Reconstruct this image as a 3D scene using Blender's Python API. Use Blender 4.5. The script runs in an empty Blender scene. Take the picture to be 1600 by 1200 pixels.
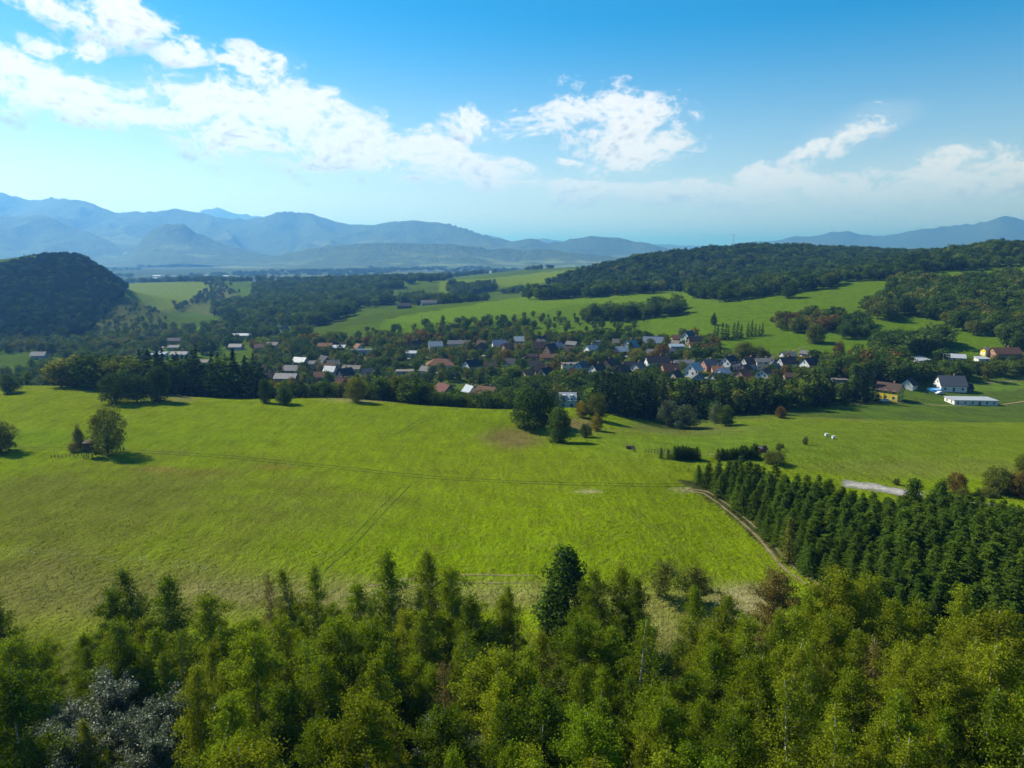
import bpy, math, random
import numpy as np
from mathutils import Vector

# ------------------------------------------------------------------ camera, sky, sun, exposure
scn = bpy.context.scene
COL = scn.collection
H = 56.0                      # the drone hovers 56 m above the meadow
FPX, PITCH = 1101.0, math.radians(10.8)
CP, SP = math.cos(PITCH), math.sin(PITCH)
cam = bpy.data.cameras.new('camera')
cam.sensor_width = 36.0
cam.lens = 36.0 * FPX / 1600.0
cam.clip_start, cam.clip_end = 0.5, 120000.0
camo = bpy.data.objects.new('camera', cam)
COL.objects.link(camo)
camo.location = (0, 0, H)
camo.rotation_euler = (math.pi / 2 - PITCH, 0, 0)
scn.camera = camo

SUN_AZ, SUN_EL = math.radians(-61), math.radians(41)      # left of and beyond the view
sunv = Vector((math.sin(SUN_AZ) * math.cos(SUN_EL), math.cos(SUN_AZ) * math.cos(SUN_EL), math.sin(SUN_EL)))
sl = bpy.data.lights.new('sun', 'SUN')
sl.energy, sl.angle, sl.color = 5.0, math.radians(0.53), (1.0, 0.965, 0.91)
slo = bpy.data.objects.new('sun', sl)
COL.objects.link(slo)
slo.rotation_euler = sunv.to_track_quat('Z', 'Y').to_euler()

scn.view_settings.view_transform = 'Standard'
scn.view_settings.look = 'None'
scn.view_settings.gamma = 1.0
scn.view_settings.use_curve_mapping = False
scn.view_settings.exposure = 0.8
scn.render.engine = 'CYCLES'
cy = scn.cycles
cy.use_denoising = True
cy.denoising_input_passes = 'RGB_ALBEDO_NORMAL'
cy.max_bounces, cy.diffuse_bounces, cy.glossy_bounces = 5, 2, 1
cy.use_adaptive_sampling, cy.adaptive_threshold, cy.adaptive_min_samples = True, 0.015, 16
cy.transmission_bounces, cy.transparent_max_bounces, cy.volume_bounces = 4, 6, 0
cy.caustics_reflective = cy.caustics_refractive = False
cy.sample_clamp_indirect = 4.0
scn.render.use_persistent_data = False

# ------------------------------------------------------------------ pixel geometry (photo is 1600 x 1200)
def tanpix(px, py):
    a = (px - 800.0) / FPX
    b = (600.0 - py) / FPX
    dy = CP + b * SP
    return a / dy, (-SP + b * CP) / dy          # X/Y and (z-H)/Y of the ray through a pixel

def project(X, Y, Z):
    dz = Z - H
    d = Y * CP - dz * SP
    u = Y * SP + dz * CP
    return 800 + FPX * X / d, 600 - FPX * u / d

# ------------------------------------------------------------------ nodes
class NT:
    def __init__(s, tree): s.t = tree
    def n(s, typ, **kw):
        nd = s.t.nodes.new(typ)
        for k, v in kw.items(): setattr(nd, k, v)
        return nd
    def link(s, a, b): s.t.links.new(a, b)
    def setin(s, sock, v):
        if hasattr(v, 'is_output'): s.link(v, sock)
        else: sock.default_value = v
    def math(s, op, a, b=0.0, c=0.0, clamp=False):
        nd = s.n('ShaderNodeMath', operation=op, use_clamp=clamp)
        for i, v in enumerate((a, b, c)): s.setin(nd.inputs[i], v)
        return nd.outputs[0]
    def mix(s, f, a, b, typ='MIX'):
        nd = s.n('ShaderNodeMix', data_type='RGBA', blend_type=typ)
        s.setin(nd.inputs[0], f)
        for i, v in ((6, a), (7, b)):
            if isinstance(v, tuple) and len(v) == 3: v = (*v, 1)
            s.setin(nd.inputs[i], v)
        return nd.outputs[2]
    def noise(s, vec, scale, detail=4, rough=0.55, dist=0.0, lac=2.0, dim='3D'):
        nd = s.n('ShaderNodeTexNoise', noise_dimensions=dim)
        if vec is not None: s.link(vec, nd.inputs['Vector'])
        nd.inputs['Scale'].default_value = scale
        nd.inputs['Detail'].default_value = detail
        nd.inputs['Roughness'].default_value = rough
        nd.inputs['Lacunarity'].default_value = lac
        nd.inputs['Distortion'].default_value = dist
        return nd.outputs['Fac']
    def ramp(s, f, lo, hi, smooth=True):
        nd = s.n('ShaderNodeMapRange', interpolation_type='SMOOTHSTEP' if smooth else 'LINEAR')
        s.setin(nd.inputs[0], f); s.setin(nd.inputs[1], lo); s.setin(nd.inputs[2], hi)
        return nd.outputs[0]
    def comb(s, x, y, z):
        nd = s.n('ShaderNodeCombineXYZ')
        for i, v in enumerate((x, y, z)): s.setin(nd.inputs[i], v)
        return nd.outputs[0]

# ------------------------------------------------------------------ sky with clouds
world = bpy.data.worlds.new('World')
scn.world = world
world.use_nodes = True
world.node_tree.nodes.clear()
w = NT(world.node_tree)
sky = w.n('ShaderNodeTexSky', sky_type='NISHITA', sun_disc=False)
sky.sun_elevation, sky.sun_rotation = SUN_EL, SUN_AZ
sky.altitude, sky.air_density, sky.dust_density, sky.ozone_density = 500, 1.0, 0.35, 1.6
hs = w.n('ShaderNodeHueSaturation')
hs.inputs['Hue'].default_value, hs.inputs['Saturation'].default_value, hs.inputs['Value'].default_value = 0.492, 1.58, 0.90
w.link(sky.outputs[0], hs.inputs['Color'])
tc = w.n('ShaderNodeTexCoord')
sep = w.n('ShaderNodeSeparateXYZ')
w.link(tc.outputs['Generated'], sep.inputs[0])
az = w.math('ARCTAN2', sep.outputs[0], sep.outputs[1])
hor = w.math('SQRT', w.math('ADD', w.math('MULTIPLY', sep.outputs[0], sep.outputs[0]), w.math('MULTIPLY', sep.outputs[1], sep.outputs[1])))
el = w.math('ARCTAN2', sep.outputs[2], hor)
w.link(w.math('ADD', 0.62, w.math('MULTIPLY', w.ramp(el, -0.05, 0.30), 1.02)), hs.inputs['Saturation'])      # the clear blue deepens with height
# clouds live in azimuth / elevation; cells flatten towards the horizon as a real cloud deck does
vec0 = w.comb(az, w.math('MULTIPLY', el, 1.7), 0.0)
warp = w.n('ShaderNodeTexNoise', noise_dimensions='2D'); warp.inputs['Scale'].default_value = 9.0; warp.inputs['Detail'].default_value = 1
w.link(vec0, warp.inputs['Vector'])
wv = w.n('ShaderNodeVectorMath', operation='MULTIPLY_ADD')
w.link(warp.outputs['Color'], wv.inputs[0]); wv.inputs[1].default_value = (0.05, 0.04, 0.0); w.link(vec0, wv.inputs[2])
CV = wv.outputs[0]
puff = w.noise(CV, 13.0, 7, 0.62, dim='2D')
fine = w.noise(CV, 60.0, 3, 0.65, dim='2D')
broad = w.noise(vec0, 5.0, 1, 0.5, dim='2D')
wsep = w.n('ShaderNodeSeparateColor'); w.link(warp.outputs['Color'], wsep.inputs[0])
azw = w.math('ADD', az, w.math('MULTIPLY', w.math('SUBTRACT', wsep.outputs[0], 0.5), 0.05))
elw = w.math('ADD', el, w.math('MULTIPLY', w.math('SUBTRACT', wsep.outputs[1], 0.5), 0.03))

def azel(px, py):
    u, t = tanpix(px, py)
    return math.atan(u), math.atan(t / math.hypot(1, u))

def band(knots, amp=1.0):
    """a cloud bank: centre line and half thickness given along azimuth, soft across elevation"""
    cz = w.n('ShaderNodeFloatCurve'); hz = w.n('ShaderNodeFloatCurve')
    x = w.math('DIVIDE', w.math('ADD', azw, 1.2), 2.4, clamp=True)
    for nd, idx in ((cz, 0), (hz, 1)):
        cv = nd.mapping.curves[0]
        pts = []
        for (px, top, bot) in knots:
            a1, e1 = azel(px, top); a2, e2 = azel(px, bot)
            X = ((a1 + a2) / 2 + 1.2) / 2.4
            pts.append((X, (e1 + e2) / 2 if idx == 0 else (e1 - e2) / 2))
        pts = [(0.0, pts[0][1])] + pts + [(1.0, pts[-1][1])]
        while len(cv.points) < len(pts): cv.points.new(0.5, 0.5)
        for p, q in zip(cv.points, pts): p.location = q; p.handle_type = 'AUTO'
        nd.mapping.update()
        w.link(x, nd.inputs['Value'])
    d = w.math('DIVIDE', w.math('SUBTRACT', elw, cz.outputs[0]), w.math('MAXIMUM', hz.outputs[0], 0.002))
    return w.math('MINIMUM', w.math('MULTIPLY', w.math('SUBTRACT', amp, w.math('MULTIPLY', d, d)), 1.0), 1.15), d

def puffball(px, py, rx, ry, tilt=0.0, amp=1.0):
    a0, e0 = azel(px, py)
    k = math.cos(a0) ** 1.0 / FPX
    da = w.math('SUBTRACT', azw, a0); de = w.math('SUBTRACT', elw, e0)
    c, s = math.cos(tilt), math.sin(tilt)
    p = w.math('DIVIDE', w.math('ADD', w.math('MULTIPLY', da, c), w.math('MULTIPLY', de, s)), rx * k)
    q = w.math('DIVIDE', w.math('SUBTRACT', w.math('MULTIPLY', de, c), w.math('MULTIPLY', da, s)), ry * k)
    r2 = w.math('ADD', w.math('MULTIPLY', p, p), w.math('MULTIPLY', q, q))
    return w.math('MULTIPLY', w.math('SUBTRACT', 1.0, r2), amp), q

bank, bd = band([(-60, 70, 165), (60, 92, 178), (180, 108, 205), (300, 125, 235), (430, 110, 258), (540, 170, 272), (650, 205, 288), (760, 240, 300), (860, 272, 312), (980, 290, 318), (1100, 280, 330), (1250, 264, 334), (1400, 248, 328), (1520, 236, 310), (1680, 232, 296)], 1.35)
fields = [(bank, bd)]
for a in [(170, 24, 82, 40), (70, 5, 60, 22), (240, 34, 34, 10), (55, 72, 30, 14, 0, 0.8), (290, 82, 42, 24), (135, 78, 30, 12, 0, 0.6), (415, 128, 62, 46), (360, 98, 30, 10),
          (742, 196, 58, 22), (822, 212, 34, 14, 0, 0.7), (955, 200, 118, 56, -0.2), (880, 178, 74, 34), (1010, 235, 66, 44), (960, 258, 90, 22),
          (1290, 228, 60, 30, 0.4, 1.0), (1350, 192, 60, 17, 0.2, 0.8), (880, 246, 40, 8), 
          (2050, 130, 120, 40), (2500, 60, 130, 60), (-420, 60, 130, 50), (-800, -100, 130, 80)]:
    fields.append(puffball(*a))
F, D = fields[0]
for f2, d2 in fields[1:]:
    g = w.math('GREATER_THAN', f2, F)
    D = w.math('ADD', w.math('MULTIPLY', d2, g), w.math('MULTIPLY', D, w.math('SUBTRACT', 1.0, g)))
    F = w.math('MAXIMUM', F, f2)
F = w.math('MAXIMUM', F, -1.6)
nz = w.math('ADD', w.math('MULTIPLY', w.math('SUBTRACT', puff, 0.5), 5.6), w.math('MULTIPLY', w.math('SUBTRACT', fine, 0.5), 2.0))
dens = w.math('ADD', w.math('ADD', w.math('MULTIPLY', F, 1.0), nz), 0.16)
cov = w.ramp(dens, -0.1, 1.35)
veil = w.math('MULTIPLY', w.ramp(w.math('ADD', w.math('MULTIPLY', F, 0.8), w.math('MULTIPLY', w.math('SUBTRACT', broad, 0.45), 2.5)), -0.5, 1.5), 0.14)
cov = w.math('MAXIMUM', cov, veil)
# thick cloud turns grey towards its underside
shade = w.ramp(w.math('ADD', w.math('ADD', w.math('MULTIPLY', D, -0.35), w.math('MULTIPLY', w.math('SUBTRACT', puff, 0.5), 3.2)), w.math('MULTIPLY', w.math('SUBTRACT', fine, 0.5), 2.4)), 0.15, 1.4)
ccol = w.mix(w.math('MULTIPLY', shade, 0.9), (6.9, 6.9, 7.0), (3.3, 3.8, 4.6))
# clouds seen through more air low over the horizon
low = w.ramp(el, 0.0, 0.13)
ccol = w.mix(low, (4.4, 5.2, 6.4), ccol)
covl = w.math('MULTIPLY', cov, w.math('ADD', 0.72, w.math('MULTIPLY', low, 0.28)))
skc = w.mix(covl, hs.outputs[0], ccol)
bg = w.n('ShaderNodeBackground')
w.link(skc, bg.inputs['Color']); bg.inputs['Strength'].default_value = 0.09
wo = w.n('ShaderNodeOutputWorld'); w.link(bg.outputs[0], wo.inputs['Surface'])
world.cycles.sampling_method = 'MANUAL'
world.cycles.sample_map_resolution = 512

# ------------------------------------------------------------------ small numpy noise
def _hash(ix, iy, seed):
    n = (ix.astype(np.int64) * 374761393 + iy.astype(np.int64) * 668265263 + seed * 974634777) & 0xFFFFFFFF
    n = ((n ^ (n >> 13)) * 1274126177) & 0xFFFFFFFF
    return ((n ^ (n >> 16)) & 0xFFFF) / 65535.0
def vnoise(x, y, seed=0):
    ix, iy = np.floor(x), np.floor(y)
    fx, fy = x - ix, y - iy
    fx = fx * fx * (3 - 2 * fx); fy = fy * fy * (3 - 2 * fy)
    a, b = _hash(ix, iy, seed), _hash(ix + 1, iy, seed)
    c, d = _hash(ix, iy + 1, seed), _hash(ix + 1, iy + 1, seed)
    return a + (b - a) * fx + (c - a) * fy + (a - b - c + d) * fx * fy
def fbm(x, y, seed=0, oct=4, gain=0.5):
    s, a, t = 0, 1.0, 0
    for i in range(oct):
        s = s + a * vnoise(x * 2 ** i, y * 2 ** i, seed + i * 17); t += a; a *= gain
    return s / t

# ------------------------------------------------------------------ the lie of the land
K = []            # (u = X/Y, Y, z)
def kp(px, py, Y):
    u, t = tanpix(px, py); K.append((u, Y, H + Y * t))
def kz(px, Y, z):
    K.append(((px - 800) / FPX, Y, z))
for px in (-300, 100, 500, 800, 1100, 1500, 1900):
    kz(px, 9, 12.0); kz(px, 38, 8.0); kz(px, 70, 5.0)
for px in (-200, 0, 200, 400, 600, 800, 1000):
    kp(px, 920, 105); kp(px, 850, 121); kp(px, 750, 162)
for px in (1150, 1300, 1500, 1800): kz(px, 104, 1.6); kz(px, 125, 0.3)
kp(1100, 765, 160); kp(1400, 762, 170); kp(1600, 790, 156); kp(1800, 800, 154)
for px in (-200, 0, 200, 400, 600): kp(px, 700, 190)
for px, Y in ((800, 192), (1000, 197), (1200, 206), (1400, 215), (1600, 217), (1800, 217)): kp(px, 700, Y)
for px, Y in ((-200, 222), (0, 222), (250, 222), (500, 222), (700, 227), (1000, 262), (1200, 274), (1400, 280), (1600, 286), (1800, 288)): kp(px, 660, Y)
kp(850, 682, 221); kp(800, 670, 226)
for px, py, Y in ((-200, 618, 266), (0, 612, 268), (100, 606, 272), (200, 620, 262), (300, 627, 256), (400, 629, 254), (480, 626, 255), (550, 625, 256), (620, 632, 251), (700, 638, 248), (800, 643, 246),
                  (880, 641, 262), (887, 636, 288), (960, 651, 266), (1005, 664, 262), (1060, 673, 264), (1060, 664, 284), (1130, 660, 282), (1200, 641, 300), (1300, 632, 320), (1400, 626, 338), (1500, 622, 350), (1600, 611, 364), (1800, 606, 370)): kp(px, py, Y)
for px, Y, z in ((-200, 305, -2), (0, 305, -3), (200, 300, -3.5), (400, 290, -6), (550, 285, -5), (700, 280, -8), (800, 285, -12),
                 (-200, 350, -16), (0, 350, -16), (200, 345, -15), (400, 335, -18), (600, 330, -18), (800, 340, -19), (950, 340, -19)): kz(px, Y, z)
for px, py, Y in ((-200, 600, 420), (20, 600, 420), (60, 560, 520), (-150, 555, 530), (250, 545, 580), (370, 530, 640), (300, 500, 850), (0, 531, 680), (130, 528, 690),
                  (450, 570, 470), (400, 600, 398), (600, 592, 408), (700, 582, 428), (600, 545, 520), (560, 520, 600), (700, 520, 570), (700, 500, 660), (700, 480, 780), (600, 490, 760), (500, 510, 700), (420, 522, 700),
                  (400, 482, 1000), (250, 462, 1300), (250, 443, 1620), (330, 441, 1650), (420, 440, 1700), (600, 440, 1500), (700, 446, 1300), (750, 471, 880), (820, 431, 1700), (850, 419, 2300),
                  (850, 560, 470), (850, 600, 390), (850, 520, 570), (850, 490, 680), (850, 471, 800), (830, 463, 860), (830, 452, 1240),
                  (1000, 600, 385), (1000, 560, 455), (1000, 530, 540), (1000, 500, 620), (1000, 472, 740), (1000, 457, 820),
                  (1000, 408, 1300), (900, 431, 1150), (1150, 391, 1300), (1300, 394, 1380), (1420, 402, 1300), (1500, 400, 1000), (1600, 392, 800), (1750, 385, 780),
                  (1100, 469, 700), (1200, 470, 640), (1300, 446, 700), (1400, 433, 720), (1550, 415, 740), (1700, 408, 730),
                  (1100, 500, 580), (1200, 500, 560), (1300, 500, 540), (1400, 500, 530), (1600, 495, 520), (1800, 490, 520),
                  (1200, 540, 475), (1300, 540, 465), (1400, 540, 455), (1500, 540, 450), (1600, 550, 430), (1800, 550, 430), (1100, 540, 480),
                  (1200, 580, 410), (1300, 590, 386), (1400, 600, 371), (1500, 600, 378), (1600, 590, 392), (1800, 585, 398)): kp(px, py, Y)
for px, py, Y in ((-120, 438, 950), (0, 421, 950), (50, 407, 980), (95, 401, 1000), (150, 420, 1000), (190, 450, 1000), (0, 480, 800), (100, 480, 820), (130, 511, 740), (-120, 490, 800)): kp(px, py, Y)
for px, Y, z in ((215, 1000, -20), (-150, 1400, -25), (0, 1400, -22), (120, 1400, -26), (830, 1050, -18), (950, 950, 2), (1060, 900, 4), (1200, 850, 14), (1300, 900, 26)): kz(px, Y, z)
for px in (-300, 0, 200, 400, 600): kz(px, 2300, -52)
kz(750, 2700, -40); kz(900, 2700, -30); kz(1100, 2300, 0); kz(1300, 2300, 5); kz(1600, 2000, 20); kz(1900, 2000, 10)
for px in (-300, 0, 300, 600, 900, 1200, 1500, 1900): kz(px, 4200, -60); kz(px, 9000, -60)
K = np.array(K)
SU, SV = 3.0, 2.6
def _phi(r2): return 0.5 * r2 * np.log(r2 + 1e-12)
_kx, _ky, _ks = K[:, 0] * SU, np.log(K[:, 1]) * SV, (K[:, 2] - H) / K[:, 1]
_A = _phi((_kx[:, None] - _kx) ** 2 + (_ky[:, None] - _ky) ** 2) + np.eye(len(K)) * 0.004
_P = np.stack([np.ones(len(K)), _kx, _ky], 1)
_M = np.block([[_A, _P], [_P.T, np.zeros((3, 3))]])
_sol = np.linalg.solve(_M, np.concatenate([_ks, np.zeros(3)]))

ug = np.concatenate([np.linspace(-2.6, -0.95, 26)[:-1], np.linspace(-0.95, 0.95, 361), np.linspace(0.95, 2.6, 26)[1:]])
yg = np.concatenate([np.exp(np.arange(math.log(6), math.log(1000), 0.0095)), np.exp(np.arange(math.log(1000), math.log(70000), 0.026)[0:])])
yg = np.unique(yg)
lyg = np.log(yg)
UU, YY = np.meshgrid(ug, yg)
uc = np.clip(UU, -1.0, 1.0) * SU; vc = np.clip(np.log(YY), 2.2, math.log(9000)) * SV
S = np.zeros_like(UU)
for i in range(len(K)):
    S += _sol[i] * _phi((uc - _kx[i]) ** 2 + (vc - _ky[i]) ** 2)
S += _sol[-3] + _sol[-2] * uc + _sol[-1] * vc
ZZ = H + S * np.minimum(YY, 9000)
XX = UU * YY
k_ = np.clip((YY - 3000) / 2500, 0, 1); ZZ = ZZ * (1 - k_) + (-60) * k_
amp = np.clip((YY - 30) / 150, 0.15, 1) * np.clip(YY / 500, 0.3, 2.0)
ZZ += (fbm(XX / 38, YY / 38, 3, 4) - 0.5) * 1.1 * amp + (fbm(XX / 7, YY / 7, 9, 3) - 0.5) * 0.16

def ground(x, y):
    """height of the land at a place in front of the camera"""
    x = np.asarray(x, float); y = np.maximum(np.asarray(y, float), 6.1)
    u = x / y
    j = np.clip(np.searchsorted(ug, u) - 1, 0, len(ug) - 2)
    i = np.clip(np.searchsorted(yg, y) - 1, 0, len(yg) - 2)
    fu = np.clip((u - ug[j]) / (ug[j + 1] - ug[j]), 0, 1); fv = np.clip((y - yg[i]) / (yg[i + 1] - yg[i]), 0, 1)
    return (ZZ[i, j] * (1 - fu) + ZZ[i, j + 1] * fu) * (1 - fv) + (ZZ[i + 1, j] * (1 - fu) + ZZ[i + 1, j + 1] * fu) * fv

def hit(px, py, ymin=60.0, ymax=6000.0):
    """where the line of sight through a photo pixel first meets the land beyond ymin"""
    u, t = tanpix(px, py)
    ys = np.exp(np.linspace(math.log(ymin), math.log(ymax), 1400))
    d = H + ys * t - ground(ys * u, ys)
    k = np.nonzero(d <= 0)[0]
    y = ys[k[0]] if len(k) else ymax
    if len(k) and k[0] > 0:
        a, b = d[k[0] - 1], d[k[0]]
        y = ys[k[0] - 1] + (ys[k[0]] - ys[k[0] - 1]) * a / (a - b)
    return float(u * y), float(y), float(ground(u * y, y))

def inpoly(px, py, poly):
    px, py = np.asarray(px, float), np.asarray(py, float)
    ins = np.zeros(px.shape, bool)
    n = len(poly)
    for i in range(n):
        x1, y1 = poly[i]; x2, y2 = poly[(i + 1) % n]
        c = ((y1 > py) != (y2 > py)) & (px < (x2 - x1) * (py - y1) / (y2 - y1 + 1e-9) + x1)
        ins ^= c
    return ins

# ------------------------------------------------------------------ object helpers
def tag(o, label=None, cat=None, group=None, kind=None):
    if label: o['label'] = label
    if cat: o['category'] = cat
    if group: o['group'] = group
    if kind: o['kind'] = kind
    return o
def new_obj(name, me, parent=None, loc=None):
    o = bpy.data.objects.new(name, me); COL.objects.link(o)
    if parent is not None: o.parent = parent
    if loc is not None: o.location = loc
    return o
def empty(name, loc, rz=0.0, sc=None):
    o = bpy.data.objects.new(name, None); COL.objects.link(o)
    o.empty_display_size = 0.2
    o.location = loc; o.rotation_euler = (0, 0, rz)
    if sc: o.scale = sc
    return o
def mesh_np(name, V, F, mats=(), midx=None, smooth=False, fattr=None):
    """V (n,3); F (m,k) all with the same corner count, or a list of such arrays"""
    Fs = F if isinstance(F, list) else [F]
    me = bpy.data.meshes.new(name)
    V = np.asarray(V, np.float32)
    me.vertices.add(len(V)); me.vertices.foreach_set('co', V.ravel())
    lv = np.concatenate([np.asarray(f, np.int32).ravel() for f in Fs])
    cnt = np.concatenate([np.full(len(f), np.asarray(f).shape[1], np.int32) for f in Fs if len(f)])
    me.loops.add(len(lv)); me.loops.foreach_set('vertex_index', lv)
    st = np.zeros(len(cnt), np.int32); st[1:] = np.cumsum(cnt)[:-1]
    me.polygons.add(len(cnt)); me.polygons.foreach_set('loop_start', st)
    for m in mats: me.materials.append(m)
    if midx is not None: me.polygons.foreach_set('material_index', np.asarray(midx, np.int32))
    me.polygons.foreach_set('use_smooth', np.full(len(cnt), smooth, bool))
    if fattr is not None:
        a = me.attributes.new('v', 'FLOAT', 'FACE'); a.data.foreach_set('value', np.asarray(fattr, np.float32))
    me.update(calc_edges=True)
    return me

def mat(name):
    m = bpy.data.materials.new(name); m.use_nodes = True
    m.node_tree.nodes.clear()
    t = NT(m.node_tree)
    out = t.n('ShaderNodeOutputMaterial')
    return m, t, out
def principled(t, col, rough=0.8, spec=0.3, normal=None, metal=0.0):
    b = t.n('ShaderNodeBsdfPrincipled')
    if isinstance(col, tuple) and len(col) == 3: col = (*col, 1)
    t.setin(b.inputs['Base Color'], col)
    t.setin(b.inputs['Roughness'], rough)
    b.inputs['Specular IOR Level'].default_value = spec
    b.inputs['Metallic'].default_value = metal
    if normal is not None: t.link(normal, b.inputs['Normal'])
    return b.outputs[0]
def bump(t, h, dist, strength=1.0):
    b = t.n('ShaderNodeBump'); b.inputs['Distance'].default_value = dist; b.inputs['Strength'].default_value = strength
    t.link(h, b.inputs['Height']); return b.outputs[0]

# ------------------------------------------------------------------ ground cover, colour laid out on the land
PX, PY = project(XX, YY, ZZ)
ALB = 0.84
cov_ = np.zeros(XX.shape + (3,), np.float32)
def setc(mask, col, blend=1.0):
    m = (mask * blend)[..., None]
    cov_[:] = cov_ * (1 - m) + np.array(col, np.float32) * m
cov_[:] = (0.135, 0.20, 0.022)
wob = (fbm(XX / 16, YY / 16, 31, 4) - 0.5)
wob2 = (fbm(XX / 90, YY / 90, 77, 4) - 0.5)
def soft(d, wd): return np.clip(d / wd * 0.5 + 0.5, 0, 1)
def blob(cx, cy, rx, ry, ymin=0, ymax=1e9, n=1.2):
    d = 1 - np.sqrt(((PX - cx) / rx) ** 2 + ((PY - cy) / ry) ** 2) + wob * n
    return soft(d, 0.5) * ((YY > ymin) & (YY < ymax))
near = YY < 300
setc(near, (0.150, 0.208, 0.004))
# worn, yellower and browner parts of the meadow
setc(soft(wob2 * 6 + wob * 2 - 0.2, 1.2) * near, (0.162, 0.195, 0.006), 0.5)
setc(blob(150, 800, 330, 62, 0, 300, 2.2), (0.105, 0.112, 0.018), 0.75)
setc(blob(60, 925, 420, 60, 0, 300), (0.125, 0.118, 0.026), 0.8)
setc(blob(330, 935, 300, 38, 0, 300), (0.15, 0.14, 0.04), 0.6)
setc(blob(680, 930, 300, 24, 0, 300), (0.22, 0.185, 0.075), 0.8)
setc(blob(690, 915, 190, 14, 0, 300), (0.24, 0.21, 0.08), 0.4)
setc(blob(1165, 938, 48, 24, 0, 300), (0.26, 0.205, 0.11), 0.75)
setc(blob(1010, 985, 90, 70, 0, 300), (0.20, 0.17, 0.06), 0.7)
setc(blob(300, 737, 50, 5, 0, 300) + blob(240, 733, 40, 4, 0, 300) + blob(430, 730, 30, 4, 0, 300), (0.16, 0.11, 0.03), 0.5)
setc(blob(740, 870, 300, 60, 0, 300), (0.148, 0.215, 0.003), 0.7)
setc(blob(150, 682, 300, 12, 0, 300) + blob(40, 690, 120, 12, 0, 300), (0.13, 0.19, 0.006), 0.7)
setc(blob(1180, 690, 240, 34, 0, 330), (0.09, 0.165, 0.018), 0.6)
setc(blob(900, 735, 230, 26, 0, 330), (0.155, 0.19, 0.008), 0.5)
setc(blob(1450, 690, 220, 50, 0, 340), (0.12, 0.165, 0.012), 0.8)
setc(blob(1500, 735, 220, 14, 0, 340), (0.15, 0.16, 0.035), 0.5)
setc(blob(1300, 648, 160, 7, 200, 360) + blob(1050, 672, 110, 8, 200, 360), (0.13, 0.115, 0.04), 0.6)
setc(blob(802, 684, 42, 15, 150, 260, 0.7), (0.165, 0.115, 0.045), 0.8)
setc(blob(905, 664, 34, 10, 150, 300, 0.7), (0.19, 0.13, 0.06), 0.8)
setc(blob(570, 624, 60, 4, 200, 300), (0.23, 0.20, 0.085), 0.8)
setc(blob(285, 618, 26, 9, 200, 300), (0.20, 0.17, 0.07), 0.7)
setc(blob(920, 768, 22, 3, 0, 300) + blob(1085, 765, 40, 5, 0, 300), (0.34, 0.28, 0.16), 0.8)
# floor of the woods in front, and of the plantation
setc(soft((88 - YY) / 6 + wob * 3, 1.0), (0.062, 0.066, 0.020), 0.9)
# valley and village: rough gardens, then the mown slopes behind
mid = (YY >= 285) & (YY < 2600)
setc(mid * 1.0, (0.085, 0.145, 0.012))
setc(mid * soft(wob * 4 + wob2 * 3, 1.0), (0.055, 0.08, 0.02), 0.7)
def area(poly, col, ymin, ymax, b=1.0):
    jx, jy = PX + wob * 14, PY + wob * 4
    setc(inpoly(jx, jy, poly) * ((YY > ymin) & (YY < ymax)), col, b)
area([(560, 560), (600, 500), (800, 470), (1000, 450), (1700, 395), (1700, 560), (1340, 590), (1280, 560), (1100, 545), (830, 545)], (0.105, 0.180, 0.010), 430, 1100)
area([(600, 500), (700, 482), (830, 462), (1060, 455), (1100, 468), (900, 476), (760, 500), (640, 505)], (0.135, 0.215, 0.014), 560, 1100)
area([(1000, 500), (1100, 470), (1250, 462), (1400, 432), (1700, 405), (1700, 470), (1380, 475), (1340, 492), (1220, 520), (1040, 520)], (0.112, 0.185, 0.010), 450, 1000)
area([(190, 440), (335, 440), (350, 455), (255, 486), (240, 486), (180, 470)], (0.160, 0.205, 0.020), 900, 2000)
area([(255, 486), (345, 452), (400, 470), (330, 492)], (0.115, 0.130, 0.040), 800, 1800)
area([(250, 520), (400, 500), (420, 515), (260, 540)], (0.125, 0.195, 0.012), 560, 1000)
area([(685, 438), (760, 435), (900, 420), (870, 440), (760, 450), (690, 460)], (0.150, 0.205, 0.016), 1000, 2600)
area([(140, 500), (200, 465), (260, 490), (250, 510), (150, 522)], (0.085, 0.095, 0.030), 650, 1300)
area([(1350, 520), (1480, 500), (1560, 545), (1440, 560)], (0.108, 0.185, 0.010), 400, 560)
area([(1500, 600), (1700, 590), (1700, 604), (1530, 612)], (0.105, 0.175, 0.02), 330, 400)
far = YY >= 2600
setc(far * 1.0, (0.055, 0.078, 0.03))
setc(far * soft((fbm(XX / 420, YY / 1300, 5, 4) - 0.60) * 9, 1.0), (0.11, 0.13, 0.05), 0.8)

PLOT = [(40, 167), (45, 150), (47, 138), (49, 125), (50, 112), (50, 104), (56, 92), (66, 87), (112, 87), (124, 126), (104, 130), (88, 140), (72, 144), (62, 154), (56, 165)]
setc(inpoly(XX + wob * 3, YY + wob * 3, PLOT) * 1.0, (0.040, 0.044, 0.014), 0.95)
slopes = (YY > 400) & (YY < 2600)
cov_[slopes] *= np.array((0.80, 0.84, 0.45), np.float32)
# ------------------------------------------------------------------ land mesh
nu, ny = len(ug), len(yg)
V = np.stack([XX, YY, ZZ], -1).reshape(-1, 3)
ii, jj = np.meshgrid(np.arange(ny - 1), np.arange(nu - 1), indexing='ij')
b0 = (ii * nu + jj).ravel()
Fq = np.stack([b0, b0 + 1, b0 + nu + 1, b0 + nu], 1)

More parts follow.
